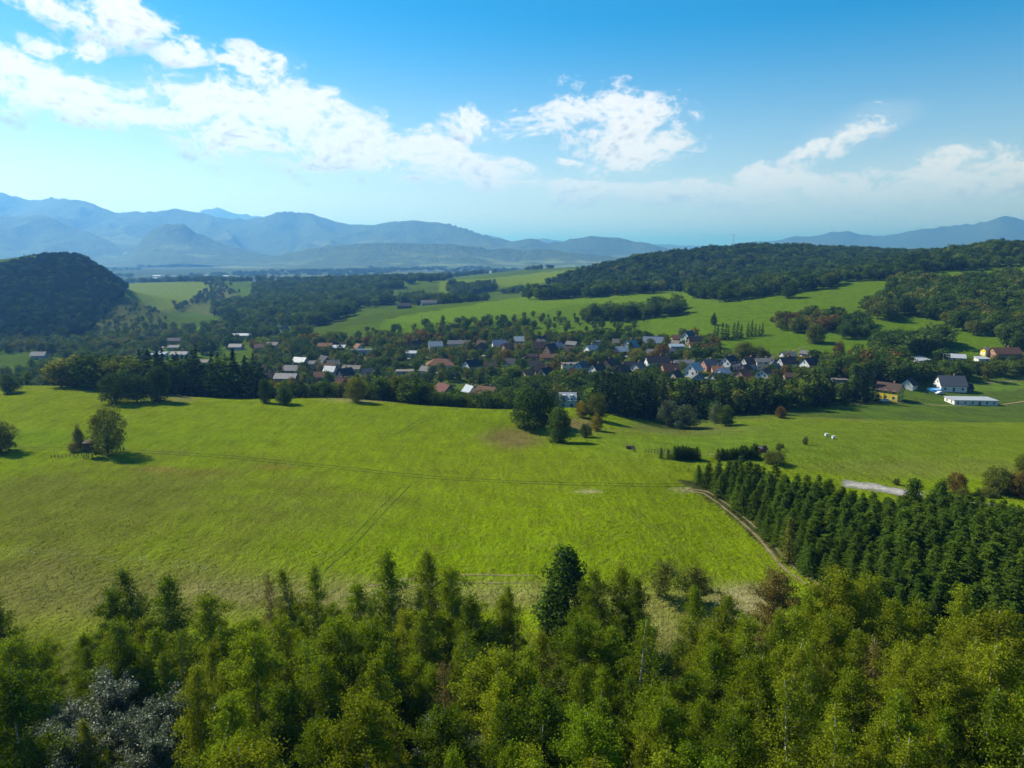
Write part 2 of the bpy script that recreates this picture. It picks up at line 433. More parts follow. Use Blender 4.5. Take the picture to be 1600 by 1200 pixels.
m_land, t, out = mat('meadow_grass')
at = t.n('ShaderNodeAttribute', attribute_name='cover')
geo = t.n('ShaderNodeNewGeometry')
P = geo.outputs['Position']
n1 = t.noise(P, 0.9, 3, 0.7, dim='2D')
n2 = t.noise(P, 0.12, 2, 0.6, dim='2D')
n3 = t.noise(P, 4.5, 1, 0.7, dim='2D')
mp = t.n('ShaderNodeMapping'); t.link(P, mp.inputs[0]); mp.inputs['Rotation'].default_value = (0, 0, 0.35); mp.inputs['Scale'].default_value = (0.35, 0.06, 0.2)
n4 = t.noise(mp.outputs[0], 1.6, 1, 0.6, dim='2D')
val = t.math('ADD', t.math('MULTIPLY', n1, 0.75), t.math('ADD', t.math('MULTIPLY', n2, 0.5), t.math('MULTIPLY', n3, 0.45)))
val = t.math('ADD', val, t.math('MULTIPLY', t.math('SUBTRACT', n4, 0.15), 0.42))
val = t.math('ADD', -0.20, t.math('MULTIPLY', val, 1.22))
vv = t.n('ShaderNodeVectorMath', operation='SCALE'); t.link(at.outputs['Color'], vv.inputs[0]); t.link(val, vv.inputs['Scale'])
dry = t.ramp(t.noise(P, 0.33, 4, 0.72, dim='2D'), 0.48, 0.70)
c = t.mix(t.math('MULTIPLY', dry, 0.5), vv.outputs[0], (0.115, 0.115, 0.018))
tuft = t.ramp(t.noise(P, 1.7, 2, 0.6, dim='2D'), 0.66, 0.74)
c = t.mix(t.math('MULTIPLY', tuft, 0.4), c, (0.04, 0.062, 0.006))
hgt = t.math('ADD', t.math('MULTIPLY', n1, 1.3), t.math('MULTIPLY', n3, 0.35))
t.link(principled(t, c, 1.0, 0.0, bump(t, hgt, 0.55)), out.inputs[0])
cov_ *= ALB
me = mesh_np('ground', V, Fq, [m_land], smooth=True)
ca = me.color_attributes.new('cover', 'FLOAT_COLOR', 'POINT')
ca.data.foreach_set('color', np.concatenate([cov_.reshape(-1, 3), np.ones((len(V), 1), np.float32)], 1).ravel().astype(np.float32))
land = tag(new_obj('ground', me), kind='structure')
# the land goes on behind the camera
bv = [(-80, 6, 0), (80, 6, 0), (400, -200, 0), (-400, -200, 0)]
xs = np.linspace(-2.6 * 6, 2.6 * 6, 20); vb = []
for k, yy in enumerate((6.02, -30, -120, -400, -3000)):
    for x in np.linspace(-1, 1, 20):
        xx = x * (15.6 if k == 0 else 60 * 4 ** k * 0.4 + 15)
        vb.append((xx, yy, float(ground(xx, 6.1)) if k == 0 else 12 + 3 * k))
vb = np.array(vb); b0 = (np.arange(4)[:, None] * 20 + np.arange(19)[None]).ravel()
me = mesh_np('ground_behind', vb, np.stack([b0, b0 + 20, b0 + 21, b0 + 1], 1), [m_land], smooth=True)
ca = me.color_attributes.new('cover', 'FLOAT_COLOR', 'POINT'); ca.data.foreach_set('color', np.tile(np.array([0.08, 0.09, 0.02, 1], np.float32), len(vb)))
tag(new_obj('ground', me), kind='structure')

# ------------------------------------------------------------------ mountains
m_mt, t, out = mat('forested_mountain')
geo = t.n('ShaderNodeNewGeometry'); P = geo.outputs['Position']
at = t.n('ShaderNodeAttribute', attribute_name='cover')
a1 = t.noise(P, 0.012, 6, 0.7); a2 = t.noise(P, 0.045, 4, 0.7)
val = t.math('ADD', -0.35, t.math('ADD', t.math('MULTIPLY', a1, 1.6), t.math('MULTIPLY', a2, 1.1)))
vv = t.n('ShaderNodeVectorMath', operation='SCALE'); t.link(at.outputs['Color'], vv.inputs[0]); t.link(val, vv.inputs['Scale'])
t.link(principled(t, vv.outputs[0], 0.95, 0.1, bump(t, t.math('ADD', a1, t.math('MULTIPLY', a2, 0.5)), 60.0)), out.inputs[0])

def ridge(name, D, Wf, Wb, knots, y0, y1, nuu, nyy, seed, spur=0.68, fields=0.0, zb=-62):
    us = np.array([tanpix(px, 380)[0] for px, _ in knots]); ts = np.array([tanpix(px, py)[1] for px, py in knots])
    u = np.linspace(us[0], us[-1], nuu); yv = np.linspace(y0, y1, nyy)
    # smooth the hand-read outline
    tr = np.interp(u, us, ts); k = np.hanning(7); k /= k.sum()
    tr = np.convolve(np.pad(tr, 3, 'edge'), k, 'valid')
    tr = tr + (fbm(u * 60, 0 * u, seed + 90, 4) - 0.5) * 0.003
    U, Y = np.meshgrid(u, yv); X = U * Y
    hr = (H + tr * D - zb)[None, :]
    Dw = D + (fbm(X / 1500, Y / 9000, seed, 3) - 0.5) * Wf * 0.5
    d = (Y - Dw)
    d = np.where(d < 0, d / Wf, d / Wb)
    g = np.clip(1 - np.abs(d), 0, 1); g = np.where(d < 0, g ** 1.15, g)
    rr = 1 - np.abs(2 * fbm(X / 900 + Y / 2600, Y / 1900, seed + 5, 4) - 1)
    rr2 = 1 - np.abs(2 * fbm(X / 330, Y / 520, seed + 8, 4) - 1)
    z = zb + hr * g * (1 - spur * 1.5 * (1 - rr) * (1 - g) ** 0.5 * 1.6 - spur * 0.5 * (1 - rr2) * (1 - g) ** 0.7)
    z += (fbm(X / 90, Y / 90, seed + 3, 3) - 0.5) * 14 * g
    z = np.maximum(z, zb - 4)
    c = np.zeros(X.shape + (3,), np.float32); c[:] = (0.075, 0.105, 0.020)
    if fields:
        fm = soft((fbm(X / 260, Y / 210, seed + 40, 4) - (0.62 - 0.07 * fields)) * 16, 1.0) * np.clip((0.75 - g) * 4, 0, 1) * np.clip((vnoise(X / 140, Y / 90, seed) - 0.25) * 6, 0, 1)
        c = c * (1 - fm[..., None]) + np.array((0.17, 0.21, 0.06), np.float32) * fm[..., None]
    V = np.stack([X, Y, z], -1).reshape(-1, 3)
    ii, jj = np.meshgrid(np.arange(nyy - 1), np.arange(nuu - 1), indexing='ij'); b0 = (ii * nuu + jj).ravel()
    me = mesh_np(name, V, np.stack([b0, b0 + 1, b0 + nuu + 1, b0 + nuu], 1), [m_mt], smooth=True)
    ca = me.color_attributes.new('cover', 'FLOAT_COLOR', 'POINT')
    ca.data.foreach_set('color', np.concatenate([c.reshape(-1, 3), np.ones((len(V), 1), np.float32)], 1).ravel().astype(np.float32))
    return tag(new_obj(name, me), kind='structure')

ridge('mountains', 8600, 3300, 3000, [(-420, 310), (-200, 300), (-60, 290), (0, 292), (35, 303), (75, 305), (140, 314), (190, 331), (250, 328), (275, 323), (305, 329), (355, 336), (405, 339), (440, 327), (460, 324), (490, 330), (540, 348), (580, 350), (602, 344), (640, 343), (700, 347), (722, 353), (760, 367), (800, 376), (850, 382), (900, 390), (980, 402)], 5000, 11600, 330, 120, 11, fields=0.6)
ridge('mountains', 14000, 3500, 3000, [(200, 400), (300, 330), (335, 322), (350, 322), (372, 328), (420, 338), (560, 352), (640, 344), (668, 344), (700, 350), (800, 376), (850, 372), (900, 378), (1000, 379), (1060, 382), (1200, 386), (1300, 384), (1400, 380)], 10500, 17000, 160, 40, 23)
ridge('mountains', 6600, 1500, 1300, [(-420, 310), (-100, 322), (0, 331), (50, 336), (85, 335), (110, 346), (150, 366), (205, 394), (240, 405), (300, 410)], 5000, 7900, 150, 60, 37, fields=0.3)
ridge('mountains', 6200, 1200, 1300, [(130, 412), (200, 394), (235, 362), (262, 346), (285, 348), (320, 364), (360, 384), (410, 396), (470, 404), (560, 412)], 4950, 7500, 130, 60, 41, fields=0.4)
ridge('mountains', 5600, 900, 1200, [(330, 412), (420, 398), (480, 390), (560, 380), (640, 379), (700, 380), (760, 385), (840, 388), (900, 395), (1000, 404), (1060, 408)], 4600, 6800, 190, 60, 53, fields=1.7)
ridge('mountains', 7600, 1700, 1500, [(740, 404), (800, 377), (830, 372), (850, 376), (872, 377), (905, 367), (925, 365), (950, 367), (990, 375), (1020, 381), (1060, 392), (1120, 404)], 5600, 9100, 120, 50, 61, fields=0.5)
ridge('mountains', 10500, 3000, 2500, [(1100, 392), (1180, 376), (1215, 372), (1260, 365), (1310, 358), (1340, 363), (1372, 368), (1400, 364), (1440, 355), (1480, 351), (1520, 349), (1545, 340), (1562, 336), (1585, 340), (1610, 342), (1700, 350), (1900, 340), (2100, 380)], 7400, 13000, 200, 60, 71)

# ------------------------------------------------------------------ haze: one box of even air round everything
m_hz, t, out = mat('haze')
pv = t.n('ShaderNodeVolumePrincipled')
pv.inputs['Color'].default_value = (0.14, 0.42, 1.0, 1)
pv.inputs['Absorption Color'].default_value = (0.40, 0.60, 1.0, 1)
pv.inputs['Density'].default_value = 1.25e-4
pv.inputs['Anisotropy'].default_value = 0.32
t.link(pv.outputs[0], out.inputs['Volume'])
bx, by0, by1, bz0, bz1 = 190000, -3500, 71000, -75, 960
hv = [(x, y, z) for z in (bz0, bz1) for y in (by0, by1) for x in (-bx, bx)]
hf = [(0, 2, 3, 1), (4, 5, 7, 6), (0, 1, 5, 4), (2, 6, 7, 3), (0, 4, 6, 2), (1, 3, 7, 5)]
me = bpy.data.meshes.new('haze'); me.from_pydata(hv, [], hf); me.materials.append(m_hz)
haze = tag(new_obj('haze', me), 'pale blue haze lying over the whole valley', kind='stuff')

# ------------------------------------------------------------------ foliage and bark materials
def leaf_mat(name, ca, cb, transl=0.35, tint=(1.15, 1.1, 0.55), gloss=0.0, vlo=0.45, vhi=1.5):
    m, t, out = mat(name)
    oi = t.n('ShaderNodeObjectInfo')
    at = t.n('ShaderNodeAttribute', attribute_name='v')
    f = t.math('ADD', t.math('MULTIPLY', oi.outputs['Random'], 0.75), t.math('MULTIPLY', at.outputs['Fac'], 0.25))
    c = t.mix(f, ca, cb)
    r2 = t.math('FRACT', t.math('MULTIPLY', oi.outputs['Random'], 17.31))
    val = t.math('MULTIPLY', t.math('ADD', vlo, t.math('MULTIPLY', at.outputs['Fac'], vhi - vlo)), t.math('ADD', 0.78, t.math('MULTIPLY', r2, 0.44)))
    vv = t.n('ShaderNodeVectorMath', operation='SCALE'); t.link(c, vv.inputs[0]); t.link(val, vv.inputs['Scale'])
    d = t.n('ShaderNodeBsdfDiffuse'); t.link(vv.outputs[0], d.inputs[0])
    tr = t.n('ShaderNodeBsdfTranslucent'); t.link(t.mix(1.0, vv.outputs[0], tint, 'MULTIPLY'), tr.inputs[0])
    mx = t.n('ShaderNodeMixShader'); mx.inputs[0].default_value = transl
    t.link(d.outputs[0], mx.inputs[1]); t.link(tr.outputs[0], mx.inputs[2])
    o = mx.outputs[0]
    if gloss:
        g = t.n('ShaderNodeBsdfGlossy'); g.inputs['Roughness'].default_value = 0.45; g.inputs['Color'].default_value = (0.8, 0.85, 0.9, 1)
        m2 = t.n('ShaderNodeMixShader'); m2.inputs[0].default_value = gloss
        t.link(o, m2.inputs[1]); t.link(g.outputs[0], m2.inputs[2]); o = m2.outputs[0]
    t.link(o, out.inputs[0])
    return m
L_birch = leaf_mat('birch_leaves', (0.125, 0.198, 0.007), (0.188, 0.230, 0.010), 0.48, vlo=0.5, vhi=1.45)
L_birch_y = leaf_mat('yellowing_birch_leaves', (0.158, 0.208, 0.008), (0.210, 0.228, 0.012), 0.48, vlo=0.5, vhi=1.45)
L_aspen = leaf_mat('dark_aspen_leaves', (0.078, 0.132, 0.008), (0.120, 0.165, 0.008), 0.45)
L_dry = leaf_mat('browning_leaves', (0.15, 0.135, 0.030), (0.19, 0.140, 0.040), 0.3)
L_silver = leaf_mat('silver_willow_leaves', (0.095, 0.118, 0.052), (0.155, 0.172, 0.105), 0.3, (1, 1, 0.8), gloss=0.03)
L_spruce = leaf_mat('spruce_needles', (0.044, 0.086, 0.009), (0.076, 0.116, 0.010), 0.2)
L_spruce_y = leaf_mat('yellow_green_needles', (0.105, 0.125, 0.016), (0.14, 0.145, 0.02), 0.2)
L_dark = leaf_mat('dark_conifer_needles', (0.016, 0.034, 0.012), (0.030, 0.052, 0.014), 0.10)
L_pine = leaf_mat('pine_needles', (0.056, 0.104, 0.014), (0.085, 0.130, 0.016), 0.2)
L_green = leaf_mat('green_leaves', (0.056, 0.100, 0.014), (0.105, 0.140, 0.018), 0.32)
L_deep = leaf_mat('deep_green_leaves', (0.034, 0.068, 0.014), (0.062, 0.098, 0.016), 0.30)
L_olive = leaf_mat('olive_leaves', (0.105, 0.125, 0.018), (0.140, 0.140, 0.024), 0.30)
L_rust = leaf_mat('rust_leaves', (0.125, 0.092, 0.020), (0.165, 0.098, 0.022), 0.28)
L_gold = leaf_mat('golden_leaves', (0.19, 0.165, 0.016), (0.24, 0.175, 0.018), 0.30)
L_grey = leaf_mat('grey_green_leaves', (0.085, 0.118, 0.050), (0.120, 0.150, 0.070), 0.25)

def bark(name, ca, cb, sc, lo, hi, stretch=(1, 1, 0.35)):
    m, t, out = mat(name)
    tc_ = t.n('ShaderNodeTexCoord'); mp = t.n('ShaderNodeMapping'); t.link(tc_.outputs['Object'], mp.inputs[0]); mp.inputs['Scale'].default_value = stretch
    n = t.noise(mp.outputs[0], sc, 4, 0.6)
    t.link(principled(t, t.mix(t.ramp(n, lo, hi), ca, cb), 0.85, 0.2, bump(t, n, 0.03)), out.inputs[0])
    return m
B_birch = bark('birch_bark', (0.60, 0.58, 0.53), (0.07, 0.06, 0.05), 3.5, 0.56, 0.64, (1, 1, 4))
B_brown = bark('brown_bark', (0.10, 0.075, 0.05), (0.045, 0.035, 0.028), 5.0, 0.4, 0.6)
B_grey = bark('grey_bark', (0.20, 0.18, 0.15), (0.09, 0.08, 0.065), 5.0, 0.4, 0.6)

# ------------------------------------------------------------------ mesh pieces for plants
def quads(C, N, size, rng, aspect=0.62, T=None):
    """leaf-like rhombs at C facing N"""
    n = len(C)
    N = N / (np.linalg.norm(N, axis=1, keepdims=True) + 1e-9)
    if T is None: T = rng.normal(size=(n, 3))
    T = T - N * np.sum(T * N, 1, keepdims=True); T /= np.linalg.norm(T, axis=1, keepdims=True) + 1e-9
    B = np.cross(N, T)
    s = (np.ones(n) * size)[:, None] if np.isscalar(size) else size[:, None]
    a, b = T * s * 0.5, B * s * 0.5 * aspect
    V = np.stack([C - a, C - b * 1.0 + a * 0.1, C + a, C + b + a * 0.1], 1).reshape(-1, 3)
    F = np.arange(n * 4).reshape(n, 4)
    return V, F
def tube(pts, rad, k=6):
    pts = np.asarray(pts, float); rad = np.asarray(rad, float); n = len(pts)
    d = np.gradient(pts, axis=0); d /= np.linalg.norm(d, axis=1, keepdims=True) + 1e-9
    ref = np.where(np.abs(d[:, 2:3]) > 0.9, np.array([[1.0, 0, 0]]), np.array([[0, 0, 1.0]]))
    a = np.cross(d, ref); a /= np.linalg.norm(a, axis=1, keepdims=True) + 1e-9
    b = np.cross(d, a)
    th = np.arange(k) * 2 * math.pi / k
    V = (pts[:, None] + (a[:, None] * np.cos(th)[None, :, None] + b[:, None] * np.sin(th)[None, :, None]) * rad[:, None, None]).reshape(-1, 3)
    F = []
    for i in range(n - 1):
        for j in range(k):
            F.append((i * k + j, i * k + (j + 1) % k, (i + 1) * k + (j + 1) % k, (i + 1) * k + j))
    return V, np.array(F, np.int32)
class Acc:
    def __init__(s): s.V, s.F, s.m, s.a, s.n = [], [], [], [], 0
    def add(s, V, F, mi=0, attr=None):
        s.V.append(V); s.F.append(np.asarray(F) + s.n); s.n += len(V)
        s.m.append(np.full(len(F), mi)); s.a.append(np.full(len(F), 0.5) if attr is None else attr)
    def mesh(s, name, mats, smooth=False):
        return mesh_np(name, np.concatenate(s.V), np.concatenate(s.F), mats, np.concatenate(s.m), smooth, np.concatenate(s.a))

def birch(seed, h=12.0, width=1.0, nb=64, per=48, leaf=0.15, top=1.1, droop=1.0, sparse=1.0):
    """trunk with its limbs, and the crown of leaf sprays"""
    rng = np.random.default_rng(seed)
    tz = np.linspace(0, 1, 9)
    lean = rng.normal(0, 0.35, 2)
    wv_ = rng.normal(0, 0.10, (9, 2)).cumsum(0) * 0.6
    tp = np.stack([lean[0] * tz ** 1.5 + wv_[:, 0], lean[1] * tz ** 1.5 + wv_[:, 1], tz * h], 1)
    br = Acc(); tr = Acc(); V_, F_ = tube(tp, np.interp(tz, [0, 0.1, 1], [0.15, 0.115, 0.012]), 7); tr.add(V_, F_)
    C, N = [], []
    for i in range(nb):
        t_ = 0.16 + 0.82 * ((i + rng.random()) / nb)
        p0 = np.array([np.interp(t_, tz, tp[:, k]) for k in range(3)])
        prof = (math.sin(min(1, (t_ - 0.04) / 0.30) * math.pi / 2) if t_ < 0.34 else (1.0 - ((t_ - 0.34) / 0.67) ** 2) ** top)
        L = (2.45 * width * prof * rng.choice([0.45, 0.7, 1.0, 1.3], p=[.22, .3, .3, .18]) * rng.uniform(0.9, 1.1) + 0.25) * h / 12
        az_ = i * 2.399 + rng.normal(0, 0.5)
        el_ = rng.uniform(0.35, 0.85) + 0.35 * t_
        d = np.array([math.cos(az_) * math.cos(el_), math.sin(az_) * math.cos(el_), math.sin(el_)])
        s = np.linspace(0, 1, 5)[:, None]
        bp = p0 + d * s * L * 1.15 + np.array([0, 0, -1]) * (s ** 2) * L * 0.45 * droop
        if t_ < 0.9:
            V_, F_ = tube(bp, np.linspace(0.022, 0.005, 5), 3); br.add(V_, F_)
        ncl = max(3, int(L * 4.2))
        for sc_ in np.linspace(0.22, 1.0, ncl):
            if rng.random() > sparse: continue
            c0 = np.array([np.interp(sc_, s[:, 0], bp[:, k]) for k in range(3)]) + rng.normal(0, 0.10, 3)
            q = int(per * rng.uniform(0.5, 1.3))
            spread = 0.13 + 0.17 * rng.random()
            dl = rng.exponential(0.17 * droop, q)
            cc = c0 + rng.normal(0, spread, (q, 3)) * [1, 1, 0.75] - np.stack([np.zeros(q), np.zeros(q), dl], 1)
            C.append(cc); N.append(rng.normal(0, 1, (q, 3)) + [0, 0, 0.7])
    tr.add(np.concatenate(br.V), np.concatenate(br.F), 1)
    C, N = np.concatenate(C), np.concatenate(N)
    V_, F_ = quads(C, N, leaf * rng.uniform(0.6, 1.25, len(C)), rng)
    return tr, (V_, F_, rng.random(len(F_)))

def spruce(seed, h=8.0, r=1.5, whorl=0.34, nbr=10, st=5, needle=0.36, droop=0.25, ragged=0.15, up=0.15, base=0.03):
    rng = np.random.default_rng(seed)
    tr = Acc(); V_, F_ = tube([(0, 0, 0), (0, 0, h * 0.5), (rng.normal(0, 0.05), 0, h)], [0.13 * h / 8, 0.08 * h / 8, 0.01], 6); tr.add(V_, F_)
    C, N, T, S_ = [], [], [], []
    z = h * base
    while z < h - 0.1:
        t_ = z / h
        L0 = r * (1 - t_) ** 0.85 * min(1.0, 0.6 + t_ * 5) + 0.10
        for k in range(nbr):
            az_ = rng.uniform(0, 2 * math.pi)
            L = L0 * rng.uniform(1 - 2.2 * ragged, 1 + ragged)
            if rng.random() < 0.05: L *= 1.2
            d = np.array([math.cos(az_), math.sin(az_), 0])
            side = np.array([-d[1], d[0], 0])
            z0 = z + rng.uniform(-0.9, 0.9) * whorl
            ss = np.linspace(0.25, 1.0, st)
            for s in ss:
                p = d * L * s + np.array([0, 0, z0 + up * L * s * 1.0 - droop * L * s * s])
                for q in range(3):
                    sd = (q - 1) * 0.8 + rng.normal(0, 0.2)
                    tt = d * 1.0 + side * sd + np.array([0, 0, up - droop * s + rng.normal(0, 0.15)])
                    C.append(p + rng.normal(0, 0.05, 3) + tt * 0.10); T.append(tt)
                    N.append(np.array([0, 0, 1.0]) + rng.normal(0, 0.45, 3)); S_.append(needle * rng.uniform(0.7, 1.25) * (0.55 + 0.45 * (1 - t_)))
        z += whorl * (0.75 + 0.5 * rng.random())
    C, N, T, S_ = map(np.array, (C, N, T, S_))
    V_, F_ = quads(C, N, S_, rng, 0.42, T)
    # leader
    n = 14; zz = rng.uniform(h - 0.7, h + 0.15, n)
    V2, F2 = quads(np.stack([rng.normal(0, 0.03, n), rng.normal(0, 0.03, n), zz], 1), rng.normal(0, 1, (n, 3)) * [1, 1, 0.2], needle * 0.6, rng, 0.4, np.tile([0, 0, 1.0], (n, 1)) + rng.normal(0, 0.3, (n, 3)))
    F_ = np.concatenate([F_, F2 + len(V_)]); V_ = np.concatenate([V_, V2])
    return tr, (V_, F_, rng.random(len(F_)))

def broadleaf(seed, h=10.0, hw=3.6, base=0.16, lobes=26, per=40, leaf=0.7, shape='round', lobe=0.36, fill=0.25):
    rng = np.random.default_rng(seed)
    tr = Acc(); cz = h * (base + (1 - base) * 0.48); rz_ = h * (1 - base) * 0.52
    V_, F_ = tube([(0, 0, 0), (rng.normal(0, .1), rng.normal(0, .1), h * 0.35), (rng.normal(0, .3), rng.normal(0, .3), h * 0.75)], [0.30 * h / 10, 0.2 * h / 10, 0.05], 6); tr.add(V_, F_)
    C, N, A = [], [], []
    for i in range(lobes):
        y_ = 1 - 2 * (i + rng.random()) / lobes
        th = i * 2.399 + rng.normal(0, 0.4)
        rr = math.sqrt(max(0, 1 - y_ * y_))
        f = rng.uniform(0.45, 0.88)
        ww = hw * (1.0 if shape == 'round' else 1.28 - 1.0 * (y_ * 0.5 + 0.5) if shape == 'spire' else (1.15 - 0.55 * (y_ * 0.5 + 0.5)) if shape == 'cone' else (0.8 + 0.35 * (y_ * 0.5 + 0.5)))
        lc = np.array([math.cos(th) * rr * ww * f, math.sin(th) * rr * ww * f, cz + y_ * rz_ * f * 1.08])
        lr = lobe * min(hw, rz_) * rng.uniform(0.75, 1.3)
        if i < 7:
            V_, F_ = tube([(0, 0, h * base * 1.2), lc * [0.5, 0.5, 0] + [0, 0, lc[2] * 0.75], lc], [0.10 * h / 10, 0.06 * h / 10, 0.02], 4); tr.add(V_, F_)
        n = int(per * (lr / (lobe * min(hw, rz_))) ** 2)
        d = rng.normal(0, 1, (n, 3)); d /= np.linalg.norm(d, axis=1, keepdims=True)
        rad = lr * np.where(rng.random(n) < fill, rng.uniform(0.2, 0.8, n), rng.uniform(0.82, 1.12, n))
        C.append(lc + d * rad[:, None] * [1, 1, 0.85]); N.append(d + rng.normal(0, 0.55, (n, 3)) + [0, 0, 0.2])
        A.append(np.clip(rng.random() * 0.65 + rng.random(n) * 0.4, 0, 1))
    C, N, A = np.concatenate(C), np.concatenate(N), np.concatenate(A)
    C[:, 2] = np.maximum(C[:, 2], 0.15)
    V_, F_ = quads(C, N, leaf * rng.uniform(0.6, 1.3, len(C)), rng, 0.75)
    return tr, (V_, F_, A)

def proto2(name, tree, leafm, barkm):
    """meshes for a tree of two parts"""
    tr, (V_, F_, a) = tree
    return tr.mesh(name + '_trunk', [barkm, B_brown], True), mesh_np(name + '_crown', V_, F_, [leafm], None, False, a)
def proto1(name, tree, leafm, barkm):
    """one mesh for a tree seen small"""
    tr, (V_, F_, a) = tree
    k = Acc(); k.add(np.concatenate(tr.V), np.concatenate(tr.F), 1); k.add(V_, F_, 0, a)
    return k.mesh(name, [leafm, barkm])
def recrown(me, leafm):
    m2 = me.copy(); m2.materials[0] = leafm; return m2

def plant(name, mt, mc, x, y, h, href, rng, label, cat, group, wide=1.0, z=None):
    """a tree of its own: an Empty at the foot, trunk and crown under it"""
    z = float(ground(x, y)) - 0.05 if z is None else z
    s = h / href
    e = empty(name, (x, y, z), rng.uniform(0, 6.28), (s * wide, s * wide, s))
    e.rotation_euler = (rng.normal(0, 0.025), rng.normal(0, 0.025), rng.uniform(0, 6.28))
    tag(e, label, cat, group)
    new_obj('trunk', mt, e)
    tag(new_obj('crown', mc, e), kind='stuff')
    return e

rng = np.random.default_rng(4)
birch_t = [birch(10, 12, 0.92, top=1.1), birch(11, 12, 0.78, top=1.3), birch(12, 12, 1.05, nb=62, top=0.9), birch(13, 12, 0.72, top=1.25, nb=50), birch(14, 12, 0.95, droop=1.6), birch(15, 12, 1.2, nb=66, top=0.7), birch(16, 12, 0.8, sparse=0.6, per=34)]
birch_p = [proto2('birch', b, L_birch, B_birch) for b in birch_t]
def recol(ps, m): return [(a, recrown(b, m)) for a, b in ps]
birch_y = recol(birch_p, L_birch_y); birch_d = recol(birch_p, L_aspen); birch_b = recol(birch_p[5:], L_dry)
willow_t = [birch(30 + i, 7, 1.9, nb=44, per=44, leaf=0.17, top=0.4, droop=0.3) for i in range(2)]
willow_p = [proto2('willow', b, L_silver, B_grey) for b in willow_t]
bush_t = [birch(40 + i, 5, 1.7, nb=36, per=26, leaf=0.17, top=0.35, droop=0.3) for i in range(2)]
bush_p = [proto2('bush', b, L_aspen, B_brown) for b in bush_t]; bush_r = recol(bush_p, L_olive)
spruce_t = [spruce(50, 8, 2.0, nbr=12, up=0.3), spruce(51, 8, 1.8, nbr=12, droop=0.15, up=0.35, ragged=0.2), spruce(52, 8, 2.2, nbr=13, ragged=0.24, up=0.35), spruce(53, 8, 1.9, nbr=12, up=0.5, ragged=0.2), spruce(54, 8, 2.1, nbr=12, droop=0.3, up=0.35)]
spruce_p = [proto2('spruce', b, L_spruce, B_brown) for b in spruce_t]
spruce_y = recol(spruce_p, L_spruce_y)
mid_t = [broadleaf(60, 10, 4.2, -0.03, 64, 100, 0.36, lobe=0.27, fill=0.12), broadleaf(61, 10, 3.8, -0.02, 60, 100, 0.36, 'cone', lobe=0.28, fill=0.12), broadleaf(62, 10, 4.6, -0.02, 70, 90, 0.36, lobe=0.25, fill=0.12), broadleaf(63, 10, 3.2, -0.05, 56, 110, 0.34, 'cone', lobe=0.33, fill=0.12)]
mid_p = [proto2('tree', b, L_green, B_brown) for b in mid_t]
far_t = [broadleaf(70, 10, 3.9, 0.06, 26, 36, 0.72), broadleaf(71, 10, 3.4, 0.08, 24, 36, 0.72, 'cone'), broadleaf(72, 10, 4.4, 0.08, 30, 34, 0.72, lobe=0.30), broadleaf(73, 10, 3.2, 0.05, 24, 36, 0.7, 'vase'), broadleaf(74, 10, 4.0, 0.14, 28, 34, 0.7)]
farc_t = [spruce(80, 12, 2.2, 0.8, 7, 3, 1.0), spruce(81, 12, 1.9, 0.8, 7, 3, 0.95, droop=0.1), spruce(82, 12, 2.5, 0.85, 7, 3, 1.05, ragged=0.25)]
FAR = {}
for nm, lm in (('green', L_green), ('deep', L_deep), ('olive', L_olive), ('rust', L_rust), ('grey', L_grey), ('gold', L_gold), ('dark', L_dark)):
    FAR[nm] = [proto1('tree_' + nm, b, lm, B_brown) for b in far_t]
FAR['conifer'] = [proto1('conifer', b, L_dark, B_brown) for b in farc_t]
FAR['spruce'] = [proto1('spruce_far', b, L_spruce, B_brown) for b in farc_t]
HREF = {k: 10.0 for k in FAR}; HREF['conifer'] = HREF['spruce'] = 12.0

